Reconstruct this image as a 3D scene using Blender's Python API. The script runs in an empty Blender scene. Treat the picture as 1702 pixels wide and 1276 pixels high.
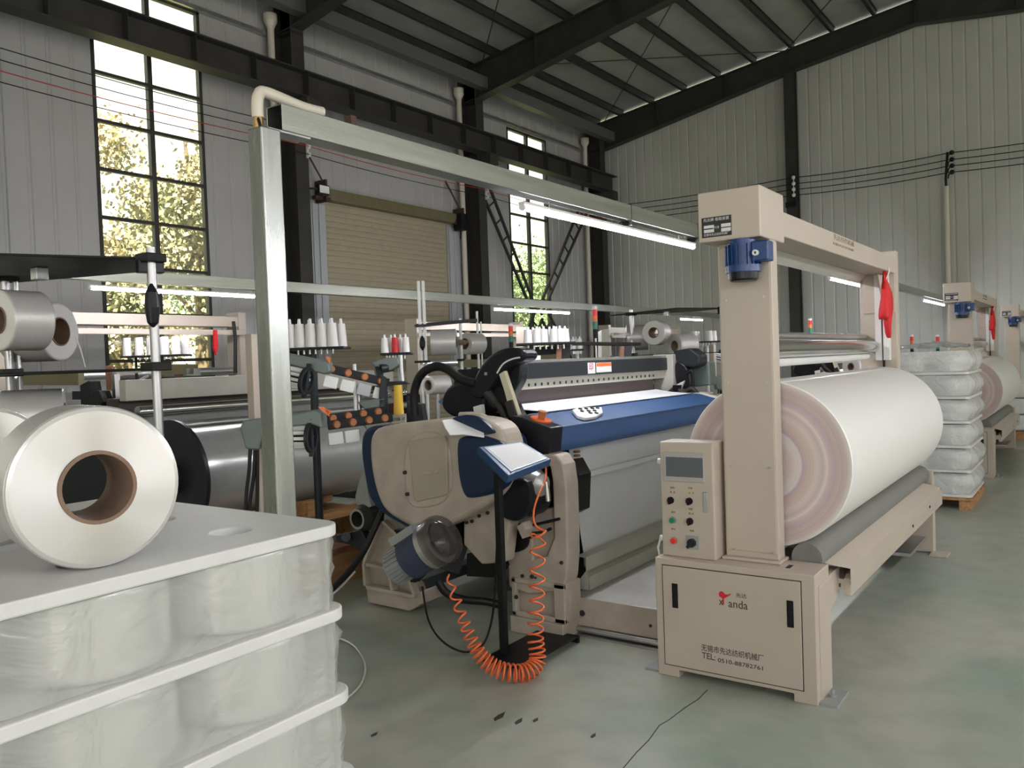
import bpy, bmesh, math, random
from mathutils import Vector, Matrix, Quaternion
random.seed(7)
scn = bpy.context.scene
COL = scn.collection
PI = math.pi

# ------------------------------------------------------------------ camera
W, H = 1702, 1276
FPX = 1370.4
yaw, pitch, roll = [math.radians(a) for a in (35.504, -1.5055, -2.0569)]
CAM = Vector((0, 0, 1.5))
FW = Vector((math.cos(pitch)*math.cos(yaw), math.cos(pitch)*math.sin(yaw), math.sin(pitch)))
_r = FW.cross(Vector((0, 0, 1))).normalized()
_u = _r.cross(FW)
RT = _r*math.cos(roll) + _u*math.sin(roll)
UP = -_r*math.sin(roll) + _u*math.cos(roll)
cam_data = bpy.data.cameras.new('camera')
cam = bpy.data.objects.new('camera', cam_data)
COL.objects.link(cam)
cam_data.sensor_fit = 'HORIZONTAL'
cam_data.sensor_width = 36.0
cam_data.lens = FPX/W*36.0
cam_data.clip_start = 0.05
cam_data.clip_end = 300
mw = Matrix(((RT.x, UP.x, -FW.x, CAM.x), (RT.y, UP.y, -FW.y, CAM.y), (RT.z, UP.z, -FW.z, CAM.z), (0, 0, 0, 1)))
cam.matrix_world = mw
scn.camera = cam

def ray(x, y):
    return FW + RT*((x-W/2)/FPX) - UP*((y-H/2)/FPX)
def at(x, y, ax, val):            # the point of the plane ax = val that a photo point shows
    d = ray(x, y); i = 'XYZ'.index(ax)
    return CAM + d*((val-CAM[i])/d[i])
def on(x, y, dist):
    return CAM + ray(x, y)*dist

# ------------------------------------------------------------------ materials
MATS = {}
def mat(name, col, rough=0.5, metal=0.0, bump=0.0, bscale=60.0, var=0.0, vscale=6.0, spec=0.5, stretch=None, emit=None, estr=0.0, sheen=0.0, coat=0.0):
    m = bpy.data.materials.new(name); m.use_nodes = True
    nt = m.node_tree; b = nt.nodes['Principled BSDF']
    b.inputs['Base Color'].default_value = (*col, 1)
    b.inputs['Roughness'].default_value = rough
    b.inputs['Metallic'].default_value = metal
    b.inputs['Specular IOR Level'].default_value = spec
    if coat: b.inputs['Coat Weight'].default_value = coat
    if emit:
        b.inputs['Emission Color'].default_value = (*emit, 1); b.inputs['Emission Strength'].default_value = estr
    if var or bump:
        tc = nt.nodes.new('ShaderNodeTexCoord'); mp = nt.nodes.new('ShaderNodeMapping')
        nt.links.new(tc.outputs['Object'], mp.inputs['Vector'])
        if stretch: mp.inputs['Scale'].default_value = stretch
    if var:
        n = nt.nodes.new('ShaderNodeTexNoise'); n.inputs['Scale'].default_value = vscale; n.inputs['Detail'].default_value = 6
        nt.links.new(mp.outputs[0], n.inputs['Vector'])
        rp = nt.nodes.new('ShaderNodeValToRGB')
        rp.color_ramp.elements[0].position = 0.3; rp.color_ramp.elements[1].position = 0.7
        rp.color_ramp.elements[0].color = (*[c*(1-var) for c in col], 1)
        rp.color_ramp.elements[1].color = (*[min(1, c*(1+var)) for c in col], 1)
        nt.links.new(n.outputs['Fac'], rp.inputs[0]); nt.links.new(rp.outputs[0], b.inputs['Base Color'])
        mr = nt.nodes.new('ShaderNodeMapRange'); mr.inputs['To Min'].default_value = max(0.02, rough*0.85); mr.inputs['To Max'].default_value = min(1, rough*1.15)
        nt.links.new(n.outputs['Fac'], mr.inputs['Value']); nt.links.new(mr.outputs[0], b.inputs['Roughness'])
    if bump:
        n2 = nt.nodes.new('ShaderNodeTexNoise'); n2.inputs['Scale'].default_value = bscale; n2.inputs['Detail'].default_value = 4
        nt.links.new(mp.outputs[0], n2.inputs['Vector'])
        bp = nt.nodes.new('ShaderNodeBump'); bp.inputs['Strength'].default_value = bump; bp.inputs['Distance'].default_value = 0.01
        nt.links.new(n2.outputs['Fac'], bp.inputs['Height']); nt.links.new(bp.outputs[0], b.inputs['Normal'])
    MATS[name] = m
    return m

cream   = mat('cream_paint', (0.49, 0.42, 0.345), 0.38, var=0.04, vscale=3, bump=0.02, bscale=120)
cream2  = mat('worn_cream_paint', (0.46, 0.395, 0.325), 0.45, var=0.12, vscale=9, bump=0.05)
hatchm  = mat('beige_hatch_plastic', (0.40, 0.35, 0.27), 0.5, var=0.06)
navy    = mat('navy_plastic', (0.006, 0.020, 0.060), 0.30, var=0.1)
bluebar = mat('blue_enamel', (0.014, 0.070, 0.20), 0.48, var=0.05, spec=1.0)
motorb  = mat('blue_motor_paint', (0.008, 0.045, 0.165), 0.4, var=0.1)
black   = mat('black_metal', (0.008, 0.008, 0.009), 0.45, var=0.25, spec=0.25)
blackp  = mat('black_plastic', (0.010, 0.010, 0.014), 0.30, var=0.1, spec=0.3)
rubber  = mat('black_rubber', (0.010, 0.009, 0.009), 0.5, spec=0.3)
steeld  = mat('dark_steel_paint', (0.038, 0.036, 0.032), 0.55, var=0.2, vscale=3, spec=0.3)
charcoal = mat('charcoal_paint', (0.018, 0.021, 0.025), 0.4, var=0.1, spec=0.3)
alu     = mat('brushed_aluminium', (0.40, 0.42, 0.40), 0.27, metal=0.9, var=0.16, vscale=3, bump=0.02, bscale=40, stretch=(8, 8, 0.6))
alub    = mat('brushed_aluminium_beam', (0.38, 0.40, 0.355), 0.30, metal=0.9, var=0.10, vscale=4, bump=0.06, bscale=40, stretch=(0.4, 8, 8))
chrome  = mat('polished_steel', (0.62, 0.62, 0.60), 0.16, metal=1.0, var=0.05)
steel   = mat('satin_steel', (0.50, 0.50, 0.50), 0.35, metal=0.9, var=0.1)
rollerg = mat('grey_rubber_roller', (0.17, 0.165, 0.155), 0.55, var=0.08, vscale=20)
greengr = mat('grey_green_casting', (0.135, 0.165, 0.155), 0.4, var=0.12)
greyp   = mat('grey_paint', (0.30, 0.31, 0.30), 0.45, var=0.1)
white   = mat('white_plastic', (0.74, 0.74, 0.72), 0.4)
paper   = mat('white_paper', (0.78, 0.78, 0.78), 0.8)
board   = mat('white_foam_board', (0.66, 0.655, 0.635), 0.5, var=0.03, vscale=15, bump=0.04, bscale=200)
cone_w  = mat('white_thread', (0.74, 0.72, 0.71), 0.6, bump=0.08, bscale=30, stretch=(1, 1, 20))
cone_r  = mat('red_thread', (0.50, 0.02, 0.025), 0.6)
yellow  = mat('yellow_thread', (0.78, 0.50, 0.06), 0.6)
redc    = mat('red_cloth', (0.58, 0.012, 0.015), 0.7, var=0.15, vscale=12, bump=0.3, bscale=20)
redp    = mat('red_plastic', (0.70, 0.02, 0.02), 0.3, emit=(1, 0.03, 0.02), estr=0.08)
redmat  = mat('red_paint', (0.45, 0.02, 0.02), 0.4)
greenp  = mat('green_plastic', (0.01, 0.22, 0.12), 0.3)
orangep = mat('orange_plastic', (0.80, 0.16, 0.025), 0.35)
hosem   = mat('orange_hose', (0.82, 0.17, 0.05), 0.3)
amber   = mat('amber_disc', (0.42, 0.15, 0.05), 0.4)
wood    = mat('pine_wood', (0.42, 0.22, 0.09), 0.65, var=0.3, vscale=5, stretch=(0.6, 6, 6), bump=0.1)
woodd   = mat('reddish_wood', (0.20, 0.085, 0.045), 0.65, var=0.3, vscale=6, bump=0.1)
tube_c  = mat('brown_cardboard', (0.20, 0.125, 0.085), 0.75, var=0.1, vscale=12)
shutter = mat('beige_shutter', (0.36, 0.31, 0.215), 0.5, var=0.05)
olive   = mat('olive_box', (0.14, 0.125, 0.06), 0.55, var=0.1)
brownmt = mat('rusty_bracket', (0.06, 0.03, 0.022), 0.6)
jambm   = mat('pale_grey_trim', (0.42, 0.44, 0.45), 0.5)
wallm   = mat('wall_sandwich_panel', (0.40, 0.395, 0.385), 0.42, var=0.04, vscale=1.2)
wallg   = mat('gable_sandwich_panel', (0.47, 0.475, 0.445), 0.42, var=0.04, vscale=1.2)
roofm   = mat('roof_liner', (0.33, 0.335, 0.315), 0.6, var=0.12, vscale=1.5)
pvc     = mat('cream_pvc', (0.62, 0.57, 0.48), 0.4)
reedm   = mat('dark_reed', (0.075, 0.055, 0.055), 0.5, var=0.3, vscale=60, stretch=(6, 1, 0.3))
tanknob = mat('terracotta_block', (0.26, 0.12, 0.065), 0.6, var=0.2)
screen  = mat('grey_screen', (0.10, 0.115, 0.125), 0.15)
bezel   = mat('grey_bezel', (0.40, 0.375, 0.36), 0.45)
ink     = mat('dark_ink', (0.02, 0.02, 0.02), 0.6)
inkbr   = mat('faded_brown_ink', (0.20, 0.15, 0.07), 0.6)
inkred  = mat('red_ink', (0.55, 0.015, 0.03), 0.5)
silver  = mat('silver_filament', (0.62, 0.63, 0.62), 0.22, metal=0.55, var=0.04, vscale=3, bump=0.05, bscale=60, stretch=(20, 1, 1))
clothw  = mat('white_woven_cloth', (0.76, 0.76, 0.77), 0.5, var=0.02, bump=0.02, bscale=300)
warpm   = mat('warp_sheet', (0.70, 0.70, 0.73), 0.35)
treadm  = mat('tread_plate', (0.52, 0.51, 0.47), 0.38, metal=0.6, var=0.08)
trough  = mat('pale_sheet_metal', (0.47, 0.46, 0.40), 0.45, var=0.06)
bark    = mat('bark', (0.10, 0.07, 0.04), 0.8)
grass   = mat('outside_ground', (0.30, 0.31, 0.16), 0.9, var=0.2, vscale=0.5)
houseM  = mat('pale_render', (0.55, 0.53, 0.42), 0.8)
tubeon  = mat('lit_tube', (1, 1, 1), 0.4, emit=(0.93, 0.93, 1.0), estr=120.0)

def nodes(name):
    m = bpy.data.materials.new(name); m.use_nodes = True
    MATS[name] = m
    return m, m.node_tree, m.node_tree.nodes['Principled BSDF']

# yarn: glossy filament winding, fine rings across the axis (object space rings along the axis are baked into UV-free wave on Z of generated lathe)
def yarn_mat(name, axis, col=(0.68, 0.67, 0.645), rough=0.27):
    m, nt, b = nodes(name)
    b.inputs['Base Color'].default_value = (*col, 1); b.inputs['Roughness'].default_value = rough
    b.inputs['Specular IOR Level'].default_value = 0.8; b.inputs['Metallic'].default_value = 0.45
    tc = nt.nodes.new('ShaderNodeTexCoord'); mp = nt.nodes.new('ShaderNodeMapping')
    sc = [3, 3, 3]; sc[axis] = 90
    mp.inputs['Scale'].default_value = sc
    nt.links.new(tc.outputs['Object'], mp.inputs[0])
    n = nt.nodes.new('ShaderNodeTexNoise'); n.inputs['Scale'].default_value = 2.5; n.inputs['Detail'].default_value = 3
    nt.links.new(mp.outputs[0], n.inputs['Vector'])
    bp = nt.nodes.new('ShaderNodeBump'); bp.inputs['Strength'].default_value = 0.35; bp.inputs['Distance'].default_value = 0.004
    nt.links.new(n.outputs['Fac'], bp.inputs['Height']); nt.links.new(bp.outputs[0], b.inputs['Normal'])
    return m
yarn_z = yarn_mat('filament_yarn_upright', 2)
yarn_y = yarn_mat('filament_yarn_lying', 1)
yarn_x = yarn_mat('filament_yarn_on_peg', 0, col=(0.62, 0.60, 0.58), rough=0.33)
yarn_x.node_tree.nodes['Principled BSDF'].inputs['Metallic'].default_value = 0.25

# package end faces: filament laid in rings round the axis, seen as a radial fan of light
m, nt, b = nodes('filament_end_face')
b.inputs['Base Color'].default_value = (0.64, 0.625, 0.605, 1); b.inputs['Roughness'].default_value = 0.30; b.inputs['Specular IOR Level'].default_value = 0.9; b.inputs['Metallic'].default_value = 0.75
b.inputs['Anisotropic'].default_value = 0.85
tg = nt.nodes.new('ShaderNodeTangent'); tg.direction_type = 'RADIAL'; tg.axis = 'Y'
nt.links.new(tg.outputs[0], b.inputs['Tangent'])
yarn_end = m

# roll end face: rings of slightly different cloth
m, nt, b = nodes('cloth_roll_end')
tc = nt.nodes.new('ShaderNodeTexCoord'); sp = nt.nodes.new('ShaderNodeSeparateXYZ')
nt.links.new(tc.outputs['Object'], sp.inputs[0])
cb = nt.nodes.new('ShaderNodeCombineXYZ')
nt.links.new(sp.outputs['Y'], cb.inputs['X']); nt.links.new(sp.outputs['Z'], cb.inputs['Y'])
ln = nt.nodes.new('ShaderNodeVectorMath'); ln.operation = 'LENGTH'
nt.links.new(cb.outputs[0], ln.inputs[0])
mr = nt.nodes.new('ShaderNodeMapRange'); mr.inputs['From Max'].default_value = 0.39
nt.links.new(ln.outputs['Value'], mr.inputs['Value'])
rp = nt.nodes.new('ShaderNodeValToRGB')
stops = [(0.0, (0.46, 0.34, 0.38)), (0.10, (0.50, 0.36, 0.42)), (0.16, (0.58, 0.46, 0.40)), (0.24, (0.56, 0.44, 0.40)), (0.30, (0.60, 0.50, 0.46)), (0.36, (0.64, 0.58, 0.55)),
         (0.41, (0.65, 0.58, 0.56)), (0.44, (0.47, 0.36, 0.42)), (0.49, (0.55, 0.42, 0.38)), (0.54, (0.58, 0.46, 0.40)), (0.60, (0.64, 0.54, 0.50)),
         (0.66, (0.55, 0.44, 0.42)), (0.71, (0.68, 0.60, 0.56)), (0.74, (0.58, 0.45, 0.46)), (0.80, (0.50, 0.38, 0.42)), (0.84, (0.53, 0.44, 0.38)), (0.89, (0.52, 0.40, 0.40)), (0.93, (0.58, 0.48, 0.44)), (0.97, (0.66, 0.60, 0.56)), (1.0, (0.70, 0.66, 0.62))]
el = rp.color_ramp.elements
el[0].position, el[0].color = stops[0][0], (*stops[0][1], 1)
el[1].position, el[1].color = stops[-1][0], (*stops[-1][1], 1)
for p_, c_ in stops[1:-1]:
    e_ = el.new(p_); e_.color = (*c_, 1)
n = nt.nodes.new('ShaderNodeTexNoise'); n.noise_dimensions = '1D'; n.inputs['Scale'].default_value = 60
nt.links.new(mr.outputs[0], n.inputs['W'])
mx = nt.nodes.new('ShaderNodeMix'); mx.data_type = 'RGBA'; mx.blend_type = 'OVERLAY'; mx.inputs[0].default_value = 0.12
nt.links.new(mr.outputs[0], rp.inputs[0]); nt.links.new(rp.outputs[0], mx.inputs[6]); nt.links.new(n.outputs['Fac'], mx.inputs[7])
nt.links.new(mx.outputs[2], b.inputs['Base Color']); b.inputs['Roughness'].default_value = 0.7
roll_end = m

m, nt, b = nodes('satin_fabric')
b.inputs['Base Color'].default_value = (0.80, 0.79, 0.75, 1); b.inputs['Roughness'].default_value = 0.36; b.inputs['Specular IOR Level'].default_value = 0.55
roll_cloth = m

# epoxy floor
m, nt, b = nodes('green_epoxy_floor')
tc = nt.nodes.new('ShaderNodeTexCoord')
n1 = nt.nodes.new('ShaderNodeTexNoise'); n1.inputs['Scale'].default_value = 0.9; n1.inputs['Detail'].default_value = 8; n1.inputs['Roughness'].default_value = 0.6
n2 = nt.nodes.new('ShaderNodeTexNoise'); n2.inputs['Scale'].default_value = 5; n2.inputs['Detail'].default_value = 6
for q in (n1, n2): nt.links.new(tc.outputs['Object'], q.inputs['Vector'])
rp = nt.nodes.new('ShaderNodeValToRGB'); e = rp.color_ramp.elements
e[0].position = 0.32; e[0].color = (0.26, 0.325, 0.265, 1); e[1].position = 0.68; e[1].color = (0.44, 0.42, 0.355, 1)
nt.links.new(n1.outputs['Fac'], rp.inputs[0])
rp2 = nt.nodes.new('ShaderNodeValToRGB'); e = rp2.color_ramp.elements
e[0].position = 0.30; e[0].color = (0.72, 0.72, 0.72, 1); e[1].position = 0.55; e[1].color = (1, 1, 1, 1)
nt.links.new(n2.outputs['Fac'], rp2.inputs[0])
mx = nt.nodes.new('ShaderNodeMix'); mx.data_type = 'RGBA'; mx.blend_type = 'MULTIPLY'; mx.inputs[0].default_value = 0.6
nt.links.new(rp.outputs[0], mx.inputs[6]); nt.links.new(rp2.outputs[0], mx.inputs[7])
nt.links.new(mx.outputs[2], b.inputs['Base Color'])
mr = nt.nodes.new('ShaderNodeMapRange'); mr.inputs['To Min'].default_value = 0.22; mr.inputs['To Max'].default_value = 0.5
nt.links.new(n1.outputs['Fac'], mr.inputs['Value']); nt.links.new(mr.outputs[0], b.inputs['Roughness'])
bp = nt.nodes.new('ShaderNodeBump'); bp.inputs['Strength'].default_value = 0.06; bp.inputs['Distance'].default_value = 0.02
nt.links.new(n2.outputs['Fac'], bp.inputs['Height']); nt.links.new(bp.outputs[0], b.inputs['Normal'])
floorm = m

def clear_mat(name, fac, col=(1, 1, 1), rough=0.1, bump=0.0, bscale=10, tint=(1, 1, 1)):
    m = bpy.data.materials.new(name); m.use_nodes = True; nt = m.node_tree
    nt.nodes.remove(nt.nodes['Principled BSDF'])
    out = nt.nodes['Material Output']
    tr = nt.nodes.new('ShaderNodeBsdfTransparent'); tr.inputs[0].default_value = (*tint, 1)
    pb = nt.nodes.new('ShaderNodeBsdfPrincipled'); pb.inputs['Base Color'].default_value = (*col, 1); pb.inputs['Roughness'].default_value = rough
    mx = nt.nodes.new('ShaderNodeMixShader'); mx.inputs[0].default_value = fac
    nt.links.new(tr.outputs[0], mx.inputs[1]); nt.links.new(pb.outputs[0], mx.inputs[2]); nt.links.new(mx.outputs[0], out.inputs[0])
    if bump:
        tc = nt.nodes.new('ShaderNodeTexCoord'); n = nt.nodes.new('ShaderNodeTexNoise')
        n.inputs['Scale'].default_value = bscale; n.inputs['Detail'].default_value = 3; n.inputs['Distortion'].default_value = 1.5
        nt.links.new(tc.outputs['Object'], n.inputs['Vector'])
        bp = nt.nodes.new('ShaderNodeBump'); bp.inputs['Strength'].default_value = bump; bp.inputs['Distance'].default_value = 0.03
        nt.links.new(n.outputs['Fac'], bp.inputs['Height']); nt.links.new(bp.outputs[0], pb.inputs['Normal'])
    return m
glass = clear_mat('window_glass', 0.12, (0.6, 0.62, 0.5), 0.05, tint=(0.97, 1.0, 0.93))
dome  = clear_mat('smoked_clear_plastic', 0.35, (0.10, 0.09, 0.085), 0.08, tint=(0.75, 0.72, 0.70))
film  = clear_mat('stretch_film', 0.45, (0.68, 0.69, 0.65), 0.14, bump=0.95, bscale=5.5)
mist  = clear_mat('milky_film', 0.55, (0.80, 0.81, 0.79), 0.25, bump=0.8, bscale=10)

m, nt, b = nodes('autumn_leaves')
tc = nt.nodes.new('ShaderNodeTexCoord'); n = nt.nodes.new('ShaderNodeTexNoise'); n.inputs['Scale'].default_value = 0.9
nt.links.new(tc.outputs['Object'], n.inputs['Vector'])
rp = nt.nodes.new('ShaderNodeValToRGB'); e = rp.color_ramp.elements
e[0].position = 0.35; e[0].color = (0.19, 0.21, 0.12, 1); e[1].position = 0.65; e[1].color = (0.40, 0.31, 0.19, 1)
nt.links.new(n.outputs['Fac'], rp.inputs[0]); nt.links.new(rp.outputs[0], b.inputs['Base Color']); b.inputs['Roughness'].default_value = 0.7
leaf = m
leafg = mat('green_leaves', (0.15, 0.21, 0.10), 0.7, var=0.4, vscale=1.0)

# ------------------------------------------------------------------ mesh builder
ORG = {}
class MB:
    def __init__(s): s.v = []; s.f = []; s.sm = []; s.mi = []
    def _add(s, vs, fs, smooth=False, mi=0):
        o = len(s.v); s.v += [Vector(v) for v in vs]
        for f in fs: s.f.append([i+o for i in f]); s.sm.append(smooth); s.mi.append(mi)
        return s
    def box(s, x0, x1, y0, y1, z0, z1, mi=0):
        x0, x1 = min(x0, x1), max(x0, x1); y0, y1 = min(y0, y1), max(y0, y1); z0, z1 = min(z0, z1), max(z0, z1)
        vs = [(x0, y0, z0), (x1, y0, z0), (x1, y1, z0), (x0, y1, z0), (x0, y0, z1), (x1, y0, z1), (x1, y1, z1), (x0, y1, z1)]
        return s._add(vs, [(0, 3, 2, 1), (4, 5, 6, 7), (0, 1, 5, 4), (1, 2, 6, 5), (2, 3, 7, 6), (3, 0, 4, 7)], mi=mi)
    def bar(s, p0, p1, w, h, up=(0, 0, 1), mi=0):       # rectangular bar between two points
        p0, p1 = Vector(p0), Vector(p1); d = (p1-p0).normalized(); u = Vector(up)
        if abs(d.dot(u)) > 0.98: u = Vector((0, 1, 0))
        r = d.cross(u).normalized(); u = r.cross(d).normalized()
        vs = []
        for p in (p0, p1):
            for a, b_ in ((-1, -1), (1, -1), (1, 1), (-1, 1)): vs.append(p + r*(a*w/2) + u*(b_*h/2))
        return s._add(vs, [(3, 2, 1, 0), (4, 5, 6, 7), (0, 1, 5, 4), (1, 2, 6, 5), (2, 3, 7, 6), (3, 0, 4, 7)], mi=mi)
    def frame(s, d):
        d = Vector(d).normalized(); u = Vector((0, 0, 1)) if abs(d.z) < 0.9 else Vector((1, 0, 0))
        r = d.cross(u).normalized(); return d, r, r.cross(d).normalized()
    def lathe(s, p0, d, prof, seg=24, smooth=True, mi=0):      # profile = [(along, radius)], flat caps kept separate
        d, r, u = s.frame(d); p0 = Vector(p0)
        rings = []
        def ring(a, rad):
            return [p0 + d*a + (r*math.cos(2*PI*k/seg) + u*math.sin(2*PI*k/seg))*rad for k in range(seg)]
        for (a0, r0), (a1, r1) in zip(prof, prof[1:]):
            if abs(a0-a1) < 1e-9 and abs(r0-r1) < 1e-9: continue
            flat = abs(a0-a1) < 1e-6
            A, B = ring(a0, max(r0, 1e-5)), ring(a1, max(r1, 1e-5))
            s._add(A+B, [(k, (k+1) % seg, seg+(k+1) % seg, seg+k) for k in range(seg)], smooth and not flat, mi)
        return s
    def cyl(s, p0, p1, r0, r1=None, seg=20, mi=0, hollow=0):
        p0, p1 = Vector(p0), Vector(p1); L = (p1-p0).length; r1 = r0 if r1 is None else r1
        if hollow: return s.lathe(p0, p1-p0, [(0, hollow), (0, r0), (L, r1), (L, hollow), (0, hollow)], seg, mi=mi)
        return s.lathe(p0, p1-p0, [(0, 0), (0, r0), (L, r1), (L, 0)], seg, mi=mi)
    def tube(s, pts, rad, seg=8, caps=True, mi=0):
        pts = [Vector(p) for p in pts]
        if 4 <= len(pts) < 20 and not isinstance(rad, (list, tuple)):
            out = []
            for i in range(len(pts)-1):
                p0, p1, p2, p3 = pts[max(i-1, 0)], pts[i], pts[i+1], pts[min(i+2, len(pts)-1)]
                for k in range(6):
                    q = k/6; out.append(0.5*((2*p1)+(p2-p0)*q+(2*p0-5*p1+4*p2-p3)*q*q+(3*p1-p0-3*p2+p3)*q**3))
            pts = out+[pts[-1]]
        n = len(pts); vs = []; fs = []
        t = (pts[1]-pts[0]).normalized(); d, r, u = s.frame(t)
        for i, p in enumerate(pts):
            t2 = (pts[min(i+1, n-1)]-pts[max(i-1, 0)]).normalized()
            q = t.rotation_difference(t2); r = q @ r; u = q @ u; t = t2
            rr = rad[i] if isinstance(rad, (list, tuple)) else rad
            vs += [p + (r*math.cos(2*PI*k/seg) + u*math.sin(2*PI*k/seg))*rr for k in range(seg)]
        for i in range(n-1):
            fs += [(i*seg+k, i*seg+(k+1) % seg, (i+1)*seg+(k+1) % seg, (i+1)*seg+k) for k in range(seg)]
        s._add(vs, fs, True, mi)
        if caps: s._add(vs[:seg], [tuple(range(seg))[::-1]], mi=mi); s._add(vs[-seg:], [tuple(range(seg))], mi=mi)
        return s
    def prism(s, pts, ext, mi=0):                       # polygon pushed along a vector
        pts = [Vector(p) for p in pts]; ext = Vector(ext); n = len(pts)
        nrm = Vector((0, 0, 0))
        for i in range(n): nrm += pts[i].cross(pts[(i+1) % n])
        if nrm.dot(ext) > 0: pts = pts[::-1]
        vs = pts + [p+ext for p in pts]
        fs = [tuple(range(n)), tuple(range(2*n-1, n-1, -1))] + [(i, n+i, n+(i+1) % n, (i+1) % n) for i in range(n)]
        return s._add(vs, fs, mi=mi)
    def sheet(s, path, ext, thick=0.002, mi=0):         # a path swept along a vector, as a thin folded sheet
        path = [Vector(p) for p in path]; ext = Vector(ext); e = ext.normalized()
        off = []
        for i in range(len(path)):
            t = (path[min(i+1, len(path)-1)]-path[max(i-1, 0)]).normalized()
            off.append(path[i] + t.cross(e).normalized()*thick)
        return s.prism(path + off[::-1], ext, mi=mi)
    def sphere(s, c, r, seg=16, rings=10, sq=(1, 1, 1), mi=0):
        vs = [Vector(c) + Vector((r*sq[0]*math.sin(PI*i/rings)*math.cos(2*PI*k/seg), r*sq[1]*math.sin(PI*i/rings)*math.sin(2*PI*k/seg), r*sq[2]*math.cos(PI*i/rings))) for i in range(rings+1) for k in range(seg)]
        fs = [(i*seg+k, (i+1)*seg+k, (i+1)*seg+(k+1) % seg, i*seg+(k+1) % seg) for i in range(rings) for k in range(seg)]
        return s._add(vs, fs, True, mi)
    def quad(s, a, b_, c, d, mi=0): return s._add([a, b_, c, d], [(0, 1, 2, 3)], mi=mi)
    def build(s, name, m, parent=None, bevel=0.0, seg=2, origin=None):
        me = bpy.data.meshes.new(name)
        if parent is not None: org = ORG[parent.name]
        elif origin is not None: org = Vector(origin)
        else:
            xs = [v.x for v in s.v]; ys = [v.y for v in s.v]; zs = [v.z for v in s.v]
            org = Vector(((min(xs)+max(xs))/2, (min(ys)+max(ys))/2, min(zs)))
        me.from_pydata([v-org for v in s.v], [], s.f)
        for i, p in enumerate(me.polygons): p.use_smooth = s.sm[i]; p.material_index = s.mi[i]
        for q in (m if isinstance(m, (list, tuple)) else [m]): me.materials.append(q)
        bm = bmesh.new(); bm.from_mesh(me); bmesh.ops.recalc_face_normals(bm, faces=bm.faces); bm.to_mesh(me); bm.free()
        me.update()
        o = bpy.data.objects.new(name, me); COL.objects.link(o)
        if parent is not None: o.parent = parent
        else: o.location = org
        ORG[o.name] = org
        if bevel:
            bv = o.modifiers.new('bevel', 'BEVEL'); bv.width = bevel; bv.segments = seg; bv.limit_method = 'ANGLE'; bv.angle_limit = math.radians(40)
        return o

def tag(o, label, cat, group=None, kind=None):
    o['label'] = label; o['category'] = cat
    if group: o['group'] = group
    if kind: o['kind'] = kind
    return o
def thing(name, loc, label, cat, group=None, kind=None):
    o = bpy.data.objects.new(name, None); COL.objects.link(o); o.location = loc
    o.empty_display_size = 0.1
    ORG[o.name] = Vector(loc)
    return tag(o, label, cat, group, kind)
def struct(o, label=None, cat=None, group=None):
    o['kind'] = 'structure'
    if label: o['label'] = label
    if cat: o['category'] = cat
    if group: o['group'] = group
    return o
def dup(root, dx, label, dy=0.0, dz=0.0):
    def cp(o, par):
        c = o.copy(); COL.objects.link(c)
        if par is not None: c.parent = par
        for ch in o.children: cp(ch, c)
        return c
    kids = list(root.children)
    r = root.copy(); COL.objects.link(r)
    r.location = root.location + Vector((dx, dy, dz))
    for ch in kids: cp(ch, r)
    r['label'] = label
    ORG[r.name] = ORG[root.name] + Vector((dx, dy, dz))
    return r
def text(s, size, m, parent, origin, xdir, ydir, name='lettering', ext=0.0006, align='CENTER', width=None):
    cu = bpy.data.curves.new('text', 'FONT'); cu.body = s; cu.size = size; cu.align_x = align; cu.align_y = 'CENTER'; cu.extrude = ext
    cu.resolution_u = 3
    t = bpy.data.objects.new('text', cu); COL.objects.link(t)
    bpy.context.view_layer.update()
    dg = bpy.context.evaluated_depsgraph_get()
    me = bpy.data.meshes.new_from_object(t.evaluated_get(dg))
    bpy.data.objects.remove(t)
    X = Vector(xdir).normalized(); Y = Vector(ydir).normalized(); Z = X.cross(Y)
    k = 1.0
    if width and len(me.vertices):
        xs = [v.co.x for v in me.vertices]; k = width/(max(xs)-min(xs))
    org = ORG[parent.name]
    for v in me.vertices:
        c = v.co; v.co = Vector(origin) + X*c.x*k + Y*c.y + Z*c.z - org
    me.materials.clear(); me.materials.append(m)
    o = bpy.data.objects.new(name, me); COL.objects.link(o); o.parent = parent
    ORG[o.name] = org
    return o
V = Vector
def soft(pts, n=2):                  # rounds the corners of an outline
    pts = [Vector((*p, 0)) if len(p) == 2 else Vector(p) for p in pts]
    for _ in range(n):
        out = []
        for i in range(len(pts)):
            a, b_ = pts[i], pts[(i+1) % len(pts)]; out += [a+(b_-a)*0.25, a+(b_-a)*0.75]
        pts = out
    return [(p.x, p.y) for p in pts]
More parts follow.
